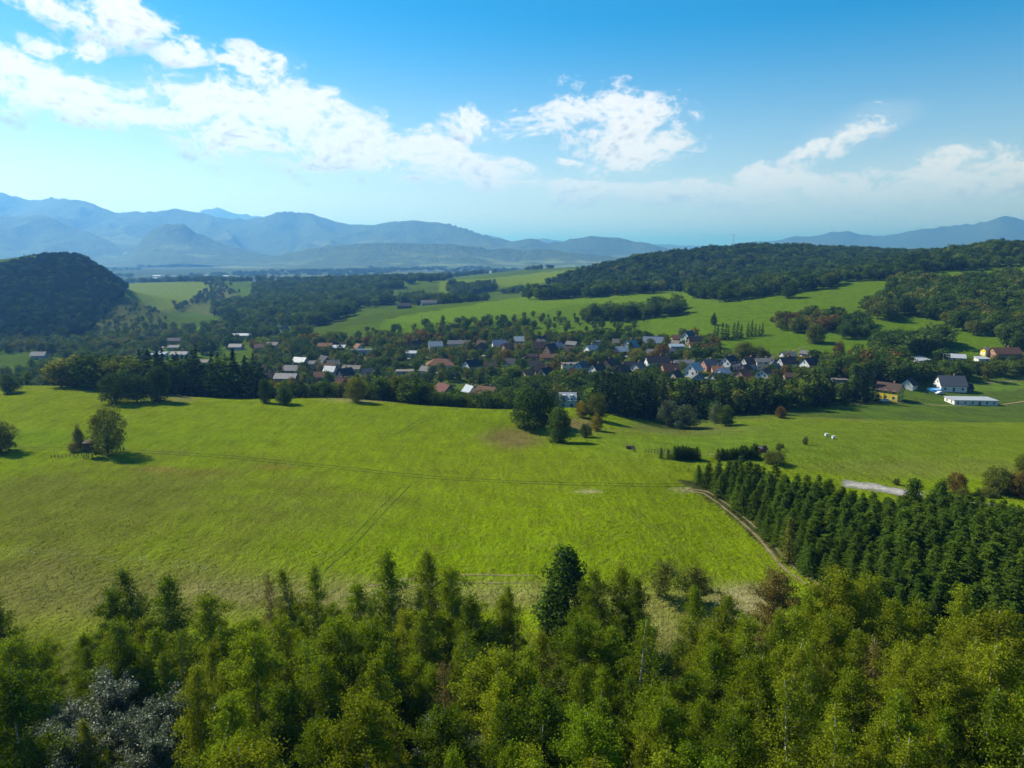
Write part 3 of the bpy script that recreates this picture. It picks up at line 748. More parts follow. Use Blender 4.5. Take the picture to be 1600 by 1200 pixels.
# ------------------------------------------------------------------ scattering what nobody could count
def scatter(name, pts, sc, rz, idx, meshes, label, wide=None):
    """one object: points carrying size, turn and kind, grown by geometry nodes"""
    me = bpy.data.meshes.new(name)
    pts = np.asarray(pts, np.float32)
    me.vertices.add(len(pts)); me.vertices.foreach_set('co', pts.ravel())
    sc = np.asarray(sc, np.float32); wd = sc if wide is None else sc * np.asarray(wide, np.float32)
    a = me.attributes.new('size', 'FLOAT_VECTOR', 'POINT'); a.data.foreach_set('vector', np.stack([wd, wd, sc], 1).ravel())
    a = me.attributes.new('turn', 'FLOAT_VECTOR', 'POINT'); a.data.foreach_set('vector', np.stack([0 * sc, 0 * sc, np.asarray(rz, np.float32)], 1).ravel())
    a = me.attributes.new('kindex', 'INT', 'POINT'); a.data.foreach_set('value', np.asarray(idx, np.int32))
    o = new_obj(name, me); tag(o, label, kind='stuff')
    ng = bpy.data.node_groups.new(name, 'GeometryNodeTree')
    ng.interface.new_socket('Geometry', in_out='INPUT', socket_type='NodeSocketGeometry')
    ng.interface.new_socket('Geometry', in_out='OUTPUT', socket_type='NodeSocketGeometry')
    N = ng.nodes; gi, go = N.new('NodeGroupInput'), N.new('NodeGroupOutput')
    last = None
    jn = N.new('GeometryNodeJoinGeometry')
    outs = []
    for k, m in enumerate(meshes):
        po = bpy.data.objects.new(name + '_pattern', m)
        oi = N.new('GeometryNodeObjectInfo'); oi.inputs['Object'].default_value = po
        oi.inputs['As Instance'].default_value = False
        ins = N.new('GeometryNodeInstanceOnPoints')
        ng.links.new(gi.outputs[0], ins.inputs['Points'])
        ng.links.new(oi.outputs['Geometry'], ins.inputs['Instance'])
        na = N.new('GeometryNodeInputNamedAttribute'); na.data_type = 'INT'; na.inputs['Name'].default_value = 'kindex'
        cp = N.new('FunctionNodeCompare'); cp.data_type = 'INT'; cp.operation = 'EQUAL'
        ng.links.new(na.outputs[0], cp.inputs[2]); cp.inputs[3].default_value = k
        ng.links.new(cp.outputs[0], ins.inputs['Selection'])
        for an, sk in (('size', 'Scale'), ('turn', 'Rotation')):
            nv = N.new('GeometryNodeInputNamedAttribute'); nv.data_type = 'FLOAT_VECTOR'; nv.inputs['Name'].default_value = an
            ng.links.new(nv.outputs[0], ins.inputs[sk])
        ng.links.new(ins.outputs[0], jn.inputs[0])
    ng.links.new(jn.outputs[0], go.inputs[0])
    md = o.modifiers.new('scatter', 'NODES'); md.node_group = ng
    return o

def zone(poly, ymin, ymax, spacing, seed, jit=0.42):
    """feet of trees spread over the ground that the photo shows inside a pixel polygon"""
    r = np.random.default_rng(seed)
    gx = np.arange(-1.0 * ymax, 1.0 * ymax, spacing); gy = np.arange(ymin, ymax, spacing)
    X, Y = np.meshgrid(gx, gy)
    X = X + (np.arange(len(gy)) % 2)[:, None] * spacing * 0.5
    X = X.ravel() + r.uniform(-jit, jit, X.size) * spacing; Y = Y.ravel() + r.uniform(-jit, jit, Y.size) * spacing
    k = (np.abs(X / Y) < 0.92) & (Y > ymin) & (Y < ymax); X, Y = X[k], Y[k]
    Z = ground(X, Y); px, py = project(X, Y, Z)
    jn_ = fbm(X / (spacing * 5), Y / (spacing * 5), seed, 3) - 0.5; jm_ = fbm(X / (spacing * 5) + 31, Y / (spacing * 5), seed + 7, 3) - 0.5
    k = inpoly(px + jn_ * 44, py + jm_ * 13, poly)
    return np.stack([X[k], Y[k], Z[k]], 1)

# ------------------------------------------------------------------ houses
def flatmat(name, col, rough=0.8, spec=0.3, var=0.25, sc=1.2, bumpd=0.0, metal=0.0):
    m, t, out = mat(name)
    tc_ = t.n('ShaderNodeTexCoord')
    n = t.noise(tc_.outputs['Object'], sc, 4, 0.6)
    vv = t.n('ShaderNodeVectorMath', operation='SCALE'); vv.inputs[0].default_value = col
    t.link(t.math('ADD', 1 - var, t.math('MULTIPLY', n, 2 * var)), vv.inputs['Scale'])
    t.link(principled(t, vv.outputs[0], rough, spec, bump(t, n, bumpd) if bumpd else None, metal), out.inputs[0])
    return m
def tilemat(name, col, col2, rough=0.75, spec=0.3, period=0.34):
    """rows of tile or sheet: small relief running down the slope"""
    m, t, out = mat(name)
    tc_ = t.n('ShaderNodeTexCoord')
    wv_ = t.n('ShaderNodeTexWave', wave_type='BANDS', bands_direction='X'); wv_.inputs['Scale'].default_value = 0.31 / period
    t.link(tc_.outputs['Object'], wv_.inputs['Vector'])
    n = t.noise(tc_.outputs['Object'], 0.9, 4, 0.65); n2 = t.noise(tc_.outputs['Object'], 5.0, 2, 0.6)
    c = t.mix(t.ramp(t.math('ADD', t.math('MULTIPLY', n, 0.6), t.math('MULTIPLY', n2, 0.4)), 0.36, 0.64), col, col2)
    t.link(principled(t, c, rough, spec, bump(t, wv_.outputs['Fac'], 0.04)), out.inputs[0])
    return m
WALL = {k: flatmat('plaster_' + k, c, 0.9, 0.2, 0.14, 0.6) for k, c in dict(white=(0.55, 0.54, 0.52), cream=(0.62, 0.55, 0.40), grey=(0.34, 0.34, 0.34), pale_green=(0.44, 0.48, 0.42), yellow=(0.62, 0.47, 0.05), brown=(0.16, 0.095, 0.055),
        orange=(0.55, 0.24, 0.08), brick=(0.34, 0.17, 0.11), tan=(0.42, 0.33, 0.22), beige=(0.50, 0.44, 0.34), blue=(0.34, 0.42, 0.50), dark=(0.07, 0.065, 0.06)).items()}
ROOF = {k: tilemat('roof_' + k, tuple(q * 0.58 for q in a), tuple(q * 0.58 for q in b), r, s) for k, (a, b, r, s) in dict(
    dark=((0.030, 0.030, 0.034), (0.050, 0.048, 0.050), 0.75, 0.2), grey=((0.12, 0.12, 0.125), (0.18, 0.17, 0.17), 0.7, 0.3), slate=((0.075, 0.085, 0.10), (0.11, 0.12, 0.14), 0.6, 0.35),
    blue=((0.12, 0.18, 0.28), (0.17, 0.24, 0.35), 0.5, 0.4), paleblue=((0.26, 0.33, 0.39), (0.34, 0.41, 0.46), 0.5, 0.4), white=((0.50, 0.52, 0.54), (0.60, 0.61, 0.62), 0.5, 0.4),
    orange=((0.27, 0.115, 0.055), (0.34, 0.155, 0.08), 0.85, 0.2), rust=((0.15, 0.075, 0.045), (0.21, 0.105, 0.06), 0.85, 0.2), brown=((0.085, 0.055, 0.04), (0.13, 0.08, 0.055), 0.85, 0.2), tan=((0.20, 0.17, 0.14), (0.28, 0.24, 0.20), 0.8, 0.2),
    red=((0.17, 0.065, 0.045), (0.23, 0.09, 0.06), 0.85, 0.2)).items()}
M_pane = flatmat('window_glass', (0.03, 0.04, 0.05), 0.12, 0.6, 0.1)
M_frame = flatmat('window_frame', (0.62, 0.62, 0.60), 0.6, 0.3, 0.05)
M_door = flatmat('door_wood', (0.13, 0.07, 0.04), 0.6, 0.3, 0.2)
M_chim = flatmat('chimney_brick', (0.26, 0.15, 0.11), 0.9, 0.1, 0.3, 4.0)
M_steel = flatmat('grey_steel', (0.42, 0.43, 0.44), 0.5, 0.4, 0.1)
M_wood = flatmat('weathered_wood', (0.085, 0.062, 0.045), 0.9, 0.1, 0.35, 6.0)
M_blue = flatmat('blue_plastic', (0.10, 0.34, 0.62), 0.3, 0.5, 0.05)
M_pale = flatmat('pale_painted_panel', (0.60, 0.62, 0.62), 0.6, 0.3, 0.1)

class Box:
    def __init__(s): s.v, s.f = [], []
    def box(s, x0, x1, y0, y1, z0, z1):
        n = len(s.v)
        s.v += [(x, y, z) for z in (z0, z1) for y in (y0, y1) for x in (x0, x1)]
        s.f += [tuple(n + i for i in q) for q in ((0, 2, 3, 1), (4, 5, 7, 6), (0, 1, 5, 4), (2, 6, 7, 3), (0, 4, 6, 2), (1, 3, 7, 5))]
        return s
    def poly(s, vs, fs):
        n = len(s.v); s.v += list(vs); s.f += [tuple(n + i for i in q) for q in fs]; return s
    def bar(s, a, b, r):
        a, b = Vector(a), Vector(b); d = (b - a).normalized()
        u = d.cross(Vector((0, 0, 1)) if abs(d.z) < 0.9 else Vector((1, 0, 0))).normalized(); w_ = d.cross(u)
        n = len(s.v)
        for p in (a, b):
            for su, sw in ((-1, -1), (1, -1), (1, 1), (-1, 1)): s.v.append(tuple(p + u * r * su + w_ * r * sw))
        s.f += [tuple(n + i for i in q) for q in ((3, 2, 1, 0), (4, 5, 6, 7), (0, 1, 5, 4), (1, 2, 6, 5), (2, 3, 7, 6), (3, 0, 4, 7))]
        return s
    def mesh(s, name, m):
        me = bpy.data.meshes.new(name); me.from_pydata(s.v, [], s.f); me.materials.append(m); me.update(); return me
    def build(s, name, m, parent=None, loc=None): return new_obj(name, s.mesh(name, m), parent, loc)

WIN_F = Box().box(-0.62, 0.62, -0.05, 0.0, -0.78, 0.78).mesh('window', M_frame)
WIN_P = Box().box(-0.52, -0.04, -0.07, -0.045, -0.68, 0.68).box(0.04, 0.52, -0.07, -0.045, -0.68, 0.68).mesh('pane', M_pane)
DOOR = Box().box(-0.55, 0.55, -0.06, 0.0, 0.0, 2.1).mesh('door', M_door)
def window(parent, x, y, z, rz, sc=1.0, panes=True):
    wd = new_obj('window', WIN_F, parent, (x, y, z)); wd.rotation_euler = (0, 0, rz); wd.scale = (sc, 1, sc)
    if panes: new_obj('pane', WIN_P, wd)
    return wd

HOUSES = []
PREP = set('with under at in on left right below beside behind whose touching between by of to half right, left, just closing peeping showing alone sunk standing above over among touching second'.split())
def cut(label):
    o = []
    for w_ in label.split():
        if w_ in PREP and len(o) > 1: break
        o.append(w_.rstrip(','))
    return ' '.join(o[:5])
def house(px, py, wd, dp, wh, rot, wall, roof, label, style='gable', pitch=0.85, short=None, Y0=285, chimney=1, rows=None, dormer=0, name='house', cat='house', sink=0.0):
    """wd along the ridge, dp across it; gable ends at +-x; rot turns the ridge"""
    x, y, z = hit(px, py, Y0)
    y += dp * 0.2
    z = float(ground(x, y)) - 0.35 - sink
    e = empty(name, (x, y, z), rot); tag(e, label, cat, 'houses of the village' if cat == 'house' else None)
    a, b = wd / 2, dp / 2
    T = WALL[wall]; R = ROOF[roof]
    rh = b * pitch
    o = 0.45; th = 0.18
    if style == 'gable':
        W = Box().poly([(-a, -b, 0), (a, -b, 0), (a, b, 0), (-a, b, 0), (-a, -b, wh), (a, -b, wh), (a, b, wh), (-a, b, wh), (-a, 0, wh + rh), (a, 0, wh + rh)],
                       [(0, 1, 5, 4), (2, 3, 7, 6), (0, 4, 8, 7, 3), (1, 2, 6, 9, 5), (3, 2, 1, 0), (4, 5, 9, 8), (6, 7, 8, 9)])
        W.build('wall', T, e)
        sl_ = rh / b
        rf = Box()
        A, Bb = a + o, b + o
        for s in (-1, 1):
            lo, hi = wh - o * sl_ + 0.03, wh + rh + 0.03
            vs = [(-A, s * Bb, lo), (A, s * Bb, lo), (A, 0, hi), (-A, 0, hi), (-A, s * Bb, lo + th), (A, s * Bb, lo + th), (A, 0, hi + th * 1.1), (-A, 0, hi + th * 1.1)]
            rf.poly(vs, [(0, 3, 2, 1), (4, 5, 6, 7), (0, 1, 5, 4), (0, 4, 7, 3), (1, 2, 6, 5)])
        r = rf.build('roof', R, e)
        top = wh + rh
    elif style == 'hip':
        Box().box(-a, a, -b, b, 0, wh).build('wall', T, e)
        A, Bb = a + o, b + o; rl = max(0.3, a - b)
        vs = [(-A, -Bb, wh - 0.1), (A, -Bb, wh - 0.1), (A, Bb, wh - 0.1), (-A, Bb, wh - 0.1), (-A, -Bb, wh + 0.1), (A, -Bb, wh + 0.1), (A, Bb, wh + 0.1), (-A, Bb, wh + 0.1), (-rl, 0, wh + rh), (rl, 0, wh + rh)]
        r = Box().poly(vs, [(3, 2, 1, 0), (0, 1, 5, 4), (1, 2, 6, 5), (2, 3, 7, 6), (3, 0, 4, 7), (4, 5, 9, 8), (6, 7, 8, 9), (5, 6, 9), (7, 4, 8)]).build('roof', R, e)
        top = wh + rh
    elif style == 'flat':
        Box().box(-a, a, -b, b, 0, wh).build('wall', T, e)
        r = Box().box(-a - 0.35, a + 0.35, -b - 0.35, b + 0.35, wh + 0.01, wh + 0.3).build('roof', R, e); top = wh + 0.2
    else:  # single slope
        k = dp * 0.16
        Box().poly([(-a, -b, 0), (a, -b, 0), (a, b, 0), (-a, b, 0), (-a, -b, wh), (a, -b, wh), (a, b, wh + k), (-a, b, wh + k)], [(0, 1, 5, 4), (1, 2, 6, 5), (2, 3, 7, 6), (3, 0, 4, 7), (4, 5, 6, 7), (3, 2, 1, 0)]).build('wall', T, e)
        q = 0.16 * 0.4
        r = Box().poly([(-a - .4, -b - .4, wh - q + .02), (a + .4, -b - .4, wh - q + .02), (a + .4, b + .4, wh + k + q + .02), (-a - .4, b + .4, wh + k + q + .02), (-a - .4, -b - .4, wh - q + .2), (a + .4, -b - .4, wh - q + .2), (a + .4, b + .4, wh + k + q + .2), (-a - .4, b + .4, wh + k + q + .2)],
                  [(3, 2, 1, 0), (4, 5, 6, 7), (0, 1, 5, 4), (1, 2, 6, 5), (2, 3, 7, 6), (3, 0, 4, 7)]).build('roof', R, e); top = wh + k
    if chimney and style in ('gable', 'hip'):
        cx = a * (0.3 if style == 'gable' else 0.1)
        Box().box(cx - 0.35, cx + 0.35, 0.5, 1.2, top - 1.0, top + 0.9).box(cx - 0.45, cx + 0.45, 0.4, 1.3, top + 0.9, top + 1.05).build('chimney', M_chim, r)
    for k in range(dormer):
        dx = -a * 0.45 + k * a * 0.9 if dormer > 1 else 0
        zr = wh + rh * 0.35
        Box().box(dx - 0.9, dx + 0.9, -b * 0.72, -b * 0.25, zr, zr + 1.2).build('dormer', T, r)
        window(r, dx, -b * 0.72 - 0.002, zr + 0.62, 0, 0.7, False)
    rows = rows or (1 if wh < 4.2 else 2)
    for s, rz in ((-1, 0.0), (1, math.pi)):
        nwin = max(2, int(wd // 3.2))
        for k in range(nwin):
            xx = -a + wd * (k + 0.5) / nwin
            for q in range(rows):
                if q == 0 and k == nwin // 2 and s < 0:
                    d = new_obj('door', DOOR, e, (xx, s * b, 0.35)); d.rotation_euler = (0, 0, rz); continue
                if s > 0: continue          # the far side is not seen
                window(e, xx, s * b, 1.75 + q * 2.75, rz, min(1.0, wh / 3.2), wd > 7)
    for s, rz in ((-1, -math.pi / 2), (1, math.pi / 2)):
        for k in (-1, 1):
            for q in range(rows):
                window(e, s * a, k * b * 0.45, 1.75 + q * 2.75, rz, min(1.0, wh / 3.2), wd > 7)
        if style == 'gable' and rh > 2.6: window(e, s * a, 0, wh + rh * 0.32, rz, 0.85, wd > 7)
    cxp, cyp = project(x, y, z + top * 0.55)
    half = max(wd, dp) * 0.5 * FPX / y
    HOUSES.append(dict(x=x, y=y, r=max(wd, dp) * 0.62, px=cxp, py0=project(x, y, z + top)[1], py1=project(x, y, z)[1], half=half, short=short or cut(label)))
    return e
R_ = math.radians
HL = [
 # px, py, ridge, depth, wall h, turn, wall, roof, style, pitch, label
 (1076, 536, 11, 9, 5.0, R_(44), 'pale_green', 'slate', 'gable', 1.15, 'tall pale green house with steep slate-blue gable at the top of the village'),
 (1086, 541, 11, 10, 3.2, R_(5), 'brown', 'dark', 'gable', 1.0, 'dark brown timber house below the tall pale green gable'),
 (1058, 534, 9, 7, 3.0, R_(0), 'brick', 'rust', 'gable', 0.8, 'small rust-roofed brick house left of the pale green gable'),
 (1021, 541, 17, 10, 3.6, R_(-14), 'white', 'blue', 'gable', 0.9, 'long white house under a wide blue roof'),
 (986, 548, 10, 10, 3.6, R_(40), 'white', 'paleblue', 'gable', 1.1, 'white gabled house with steep pale blue roof above the village road'),
 (970, 555, 11, 10, 3.6, R_(18), 'brown', 'paleblue', 'gable', 0.7, 'brown-walled house with a low pale blue roof'),
 (924, 552, 10, 8, 3.6, R_(30), 'white', 'paleblue', 'gable', 0.8, 'small white house with pale blue roof beside the flat-roofed grey one'),
 (934, 543, 11, 9, 5.2, R_(0), 'grey', 'slate', 'flat', 0, 'grey flat-roofed two-storey house at the meadow edge'),
 (1058, 547, 12, 7, 3.2, R_(4), 'grey', 'paleblue', 'shed', 0, 'low grey building with flat pale blue roof under the dark brown house'),
 (1046, 554, 7, 6, 2.8, R_(20), 'grey', 'grey', 'gable', 0.7, 'small grey shed-like house with grey roof beside the orchard'),
 (1028, 573, 18, 9, 3.6, R_(8), 'white', 'dark', 'gable', 0.95, 'long white farmhouse with a black gabled roof in mid village'),
 (1069, 573, 15, 8, 3.0, R_(2), 'grey', 'grey', 'gable', 0.45, 'low grey bungalow right of the long black-roofed farmhouse'),
 (1047, 586, 12, 10, 3.2, R_(14), 'brick', 'rust', 'gable', 1.0, 'speckled rust-tiled house standing behind the garden trees'),
 (1056, 595, 8, 8, 2.6, R_(42), 'tan', 'brown', 'gable', 1.1, 'small brown gable in front of the speckled rust-tiled house'),
 (1085, 586, 11, 9, 3.6, R_(46), 'white', 'white', 'gable', 1.1, 'steep house whose bright white roof plane faces left'),
 (1091, 599, 9, 8, 3.4, R_(75), 'grey', 'grey', 'gable', 0.9, 'pale grey gable house just below the bright white steep roof'),
 (1109, 579, 11, 9, 4.0, R_(20), 'brick', 'slate', 'gable', 0.9, 'brick house with slate roof left of the white black-roofed gable'),
 (1120, 583, 7, 6, 2.6, R_(0), 'orange', 'orange', 'gable', 0.8, 'little orange annexe between the brick and the white gable house'),
 (1140, 578, 12, 10, 5.0, R_(44), 'white', 'dark', 'gable', 0.95, 'tall white gable house with black roof in the right village row'),
 (1129, 589, 11, 8, 2.8, R_(40), 'white', 'white', 'gable', 0.8, 'low house with gleaming white roof in front of the tall white gable'),
 (1161, 594, 10, 9, 3.0, R_(40), 'brick', 'orange', 'gable', 1.0, 'brick house with an orange tiled roof in the right village row'),
 (1172, 577, 11, 9, 4.4, R_(20), 'grey', 'dark', 'gable', 0.9, 'grey rendered house under a dark roof behind the orange-tiled brick one'),
 (1195, 597, 10, 9, 5.0, R_(50), 'white', 'orange', 'gable', 0.9, 'two-storey white house with orange roof at the tree line'),
 (1194, 577, 13, 9, 5.4, R_(0), 'beige', 'grey', 'gable', 0.5, 'beige terraced house with flat grey roof at the slope foot'),
 (1209, 583, 10, 9, 4.0, R_(70), 'grey', 'slate', 'gable', 1.0, 'slate gable next to the beige terraced house'),
 (1230, 576, 12, 9, 4.0, R_(15), 'grey', 'dark', 'gable', 0.95, 'dark-roofed grey house second from the right end of the row'),
 (1232, 564, 10, 8, 4.0, R_(5), 'grey', 'grey', 'gable', 0.7, 'mid-grey house peeping over the dark-roofed one'),
 (1266, 578, 12, 9, 4.2, R_(30), 'white', 'dark', 'gable', 0.95, 'white house with black roof closing the right end of the row'),
 (1313, 599, 9, 7, 2.6, R_(0), 'grey', 'tan', 'flat', 0, 'small flat tan-roofed building between the dark spruces'),
 (1391, 624, 13, 10, 5.4, R_(-48), 'yellow', 'brown', 'gable', 0.75, 'bright yellow two-storey house with dark brown roof by the field'),
 (1422, 608, 8, 7, 3.0, R_(42), 'white', 'dark', 'gable', 1.0, 'small white gable garage behind the yellow house'),
 (1487, 611, 15, 11, 3.8, R_(-8), 'white', 'slate', 'gable', 0.95, 'white house with broad slate-grey roof right of the blue pool'),
 (1508, 612, 8, 6, 2.6, R_(-8), 'dark', 'dark', 'gable', 0.7, 'black timber shed beside the broad slate-roofed house'),
 (1520, 632, 24, 11, 3.0, R_(-4), 'white', 'white', 'flat', 0, 'wide new bungalow with flat white roof on the field edge'),
 (1438, 569, 13, 9, 3.0, R_(25), 'white', 'white', 'shed', 0, 'brilliant white shed roof among the trees behind the yellow house'),
 (1492, 565, 14, 9, 3.0, R_(-25), 'white', 'white', 'gable', 0.5, 'pale barn with white roof below the right wood'),
 (1535, 566, 8, 6, 2.6, R_(0), 'white', 'white', 'shed', 0, 'tiny white-roofed hut right of the pale barn'),
 (1572, 559, 20, 10, 3.0, R_(2), 'brick', 'rust', 'gable', 0.8, 'long brick farmhouse with rust roof at the right margin'),
 (1541, 556, 5, 5, 4.2, R_(10), 'yellow', 'tan', 'gable', 0.6, 'small ochre building left of the long brick farmhouse'),
 (811, 538, 9, 8, 3.4, R_(0), 'white', 'paleblue', 'gable', 0.9, 'white house with pale blue roof on the upper lane'),
 (810, 548, 11, 8, 2.8, R_(0), 'brick', 'orange', 'gable', 0.8, 'low orange-roofed house just below the upper lane'),
 (842, 548, 11, 9, 3.0, R_(15), 'brown', 'rust', 'gable', 1.0, 'brown house with rust roof, left one of a close pair'),
 (860, 552, 10, 9, 3.2, R_(40), 'brown', 'brown', 'gable', 1.1, 'brown house with steep dark brown roof, right one of a close pair'),
 (857, 563, 14, 8, 2.6, R_(0), 'brick', 'rust', 'gable', 0.6, 'low rust-coloured barn below the brown pair'),
 (871, 546, 8, 7, 3.0, R_(20), 'grey', 'blue', 'gable', 0.9, 'small house with blue roof beside the brown pair'),
 (836, 577, 9, 8, 3.0, R_(0), 'grey', 'dark', 'gable', 0.9, 'dark-roofed cottage with white bargeboards among fruit trees'),
 (847, 584, 11, 8, 3.0, R_(10), 'brown', 'brown', 'gable', 1.0, 'dark brown barn right below the dark-roofed cottage'),
 (853, 590, 11, 8, 3.0, R_(50), 'white', 'dark', 'gable', 1.0, 'white gable with dark roof half hidden by garden trees'),
 (891, 579, 13, 9, 4.8, R_(3), 'cream', 'tan', 'flat', 0, 'cream block with flat tan roof in the middle of the village'),
 (909, 580, 10, 8, 3.0, R_(55), 'blue', 'slate', 'gable', 1.0, 'blue-grey gable right of the cream flat-roofed block'),
 (934, 585, 11, 8, 3.6, R_(42), 'white', 'brown', 'gable', 1.0, 'white-fronted house with brown roof left of the orange one'),
 (952, 578, 11, 9, 3.6, R_(55), 'orange', 'brown', 'gable', 0.95, 'orange-walled house with brown gabled roof'),
 (973, 588, 11, 9, 3.2, R_(55), 'brown', 'rust', 'gable', 1.15, 'steep rust and brown gable below the lane'),
 (998, 580, 9, 8, 3.0, R_(42), 'grey', 'grey', 'gable', 0.8, 'little grey house left of the long black-roofed farmhouse'),
 (887, 636, 10.5, 9, 5.0, R_(-3), 'white', 'white', 'gable', 0.9, 'lone white house with white roof and two dormers by the meadow'),
 (426, 546, 12, 10, 4.6, R_(-8), 'grey', 'tan', 'gable', 0.5, 'grey house with broad tan roof at the left end of the village'),
 (407, 549, 11, 9, 4.0, R_(10), 'brick', 'rust', 'gable', 0.7, 'rust-roofed brick house left of the broad tan roof'),
 (508, 546, 14, 9, 3.4, R_(4), 'brick', 'orange', 'gable', 0.6, 'long orange-roofed house touching the flat white roof'),
 (529, 549, 12, 9, 3.6, R_(4), 'brick', 'white', 'shed', 0, 'building with a flat white roof beside the orange-roofed one'),
 (565, 555, 19, 9, 4.4, R_(2), 'grey', 'slate', 'flat', 0, 'long grey flat-roofed hall by the village green'),
 (443, 521, 11, 10, 4.0, R_(47), 'grey', 'grey', 'gable', 0.9, 'lone grey gable at the edge of the dark wood'),
 (469, 572, 12, 9, 3.8, R_(-18), 'tan', 'paleblue', 'gable', 0.8, 'tan house with pale blue metal roof in the lower left village'),
 (494, 574, 12, 8, 3.4, R_(0), 'grey', 'grey', 'gable', 0.5, 'grey low-roofed house right of the pale blue metal roof'),
 (520, 576, 10, 9, 3.8, R_(25), 'tan', 'tan', 'gable', 0.7, 'house with pinkish tan roof in the lower left village'),
 (550, 582, 15, 9, 3.4, R_(-8), 'tan', 'tan', 'gable', 0.5, 'wide low house with tan roof behind the black gable'),
 (516, 588, 9, 8, 4.2, R_(-12), 'grey', 'paleblue', 'gable', 0.9, 'narrow house with whitish blue roof, lowest on the left'),
 (539, 593, 11, 10, 4.0, R_(44), 'dark', 'dark', 'gable', 0.9, 'black-roofed dark gable house in the lower left village'),
 (454, 584, 13, 9, 3.2, R_(0), 'dark', 'slate', 'gable', 0.8, 'dark slate-roofed house above the red roof'),
 (419, 595, 9, 8, 3.0, R_(30), 'brick', 'red', 'gable', 0.8, 'small red-roofed house at the lower left corner of the village'),
 (447, 598, 17, 9, 3.6, R_(-6), 'dark', 'slate', 'gable', 0.7, 'long dark barn right of the small red roof'),
 (535, 604, 10, 8, 3.0, R_(10), 'brick', 'red', 'gable', 0.7, 'red-roofed house below the black gable'),
 (687, 578, 21, 13, 3.8, R_(6), 'beige', 'orange', 'hip', 0.75, 'big house with a sprawling orange hipped roof'),
 (680, 547, 12, 9, 3.8, R_(15), 'white', 'paleblue', 'gable', 0.8, 'white house with whitish blue roof above the big orange roof'),
 (650, 547, 11, 9, 3.6, R_(50), 'brown', 'brown', 'gable', 1.0, 'brown gabled house left of the whitish blue roof'),
 (717, 543, 20, 9, 3.4, R_(3), 'grey', 'slate', 'gable', 0.6, 'very long dark barn on the upper left lane'),
 (642, 557, 9, 7, 3.0, R_(0), 'white', 'white', 'shed', 0, 'small white flat building left of the big orange roof'),
 (737, 579, 12, 9, 3.6, R_(44), 'white', 'dark', 'gable', 1.0, 'white gable with dark roof right of the big orange roof'),
 (752, 551, 10, 9, 3.4, R_(70), 'brown', 'rust', 'gable', 1.0, 'rust-roofed brown gable on the upper left lane'),
 (780, 546, 12, 9, 4.0, R_(12), 'white', 'blue', 'gable', 0.9, 'white house with bright blue roof on the upper left lane'),
 (793, 549, 10, 8, 3.4, R_(35), 'brick', 'orange', 'gable', 0.9, 'orange-roofed house right beside the bright blue roof'),
 (761, 624, 13, 10, 3.2, R_(-35), 'brick', 'rust', 'gable', 0.9, 'rust-tiled house peeping over the meadow edge'),
 (734, 620, 8, 7, 3.2, R_(-55), 'white', 'paleblue', 'gable', 1.1, 'small white-blue steep roof left of the rust-tiled house'),
 (694, 618, 12, 9, 3.2, R_(-50), 'dark', 'red', 'gable', 0.9, 'dark red roof sunk among trees at the meadow edge'),
 (632, 586, 13, 9, 3.0, R_(3), 'grey', 'tan', 'flat', 0, 'pale flat-roofed building left below the big orange roof'),
 (60, 561, 13, 9, 3.6, R_(8), 'grey', 'grey', 'gable', 0.7, 'grey farmhouse alone under the dark conical hill'),
 (75, 594, 11, 8, 3.0, R_(-6), 'grey', 'grey', 'gable', 0.6, 'grey roof showing just over the left meadow'),
 (272, 537, 17, 10, 3.6, R_(5), 'dark', 'dark', 'gable', 0.6, 'dark barn beside the pale road on the left'),
 (271, 547, 12, 9, 3.0, R_(3), 'grey', 'tan', 'shed', 0, 'tan-roofed building below the dark roadside barn'),
 (248, 558, 14, 8, 3.0, R_(2), 'grey', 'paleblue', 'shed', 0, 'low pale building at the end of the pale road'),
 (280, 558, 16, 9, 3.0, R_(2), 'blue', 'slate', 'gable', 0.5, 'blue-grey building right of the road end'),
 (317, 571, 12, 8, 3.0, R_(0), 'grey', 'tan', 'shed', 0, 'building with pale tan roof over the dark spruces'),
 (377, 529, 22, 10, 4.0, R_(8), 'beige', 'white', 'gable', 0.4, 'long pale farm hall on the left slope'),
 (368, 547, 13, 9, 3.4, R_(0), 'grey', 'slate', 'gable', 0.6, 'slate-roofed house below the long pale farm hall'),
 (670, 477, 24, 11, 4.0, R_(10), 'grey', 'grey', 'gable', 0.7, 'long grey manor roof in the far wood'),
 (632, 482, 20, 10, 4.0, R_(5), 'dark', 'dark', 'gable', 0.7, 'dark building left of the far manor'),
 (700, 474, 17, 10, 4.0, R_(10), 'blue', 'slate', 'gable', 0.6, 'slate-roofed wing right of the far manor'),
 (1190, 706, 2.6, 2.0, 1.4, R_(10), 'brick', 'red', 'gable', 0.7, 'tiny red hut behind the spruce plantation'),
]
for (px, py, a, b, hgt_, rot, wl, rf, stl, pit, lab) in HL:
    y0 = 285 if py < 640 else 150
    nm, ct = 'house', 'house'
    if any(k in lab for k in ('barn', 'shed', 'hall', 'hut', 'garage')): nm, ct = 'barn', 'barn'
    q_ = 0.72 if 'dormers' in lab else 0.74 if px < 560 else 0.80 if py < 604 else 0.84
    house(px, py, a * q_, b * q_, hgt_ * (0.5 + 0.5 * q_), rot, wl, rf, lab, stl, pit or 0.8, Y0=y0, name=nm, cat=ct, chimney=0 if nm == 'barn' else 1, dormer=2 if 'dormers' in lab else 0)

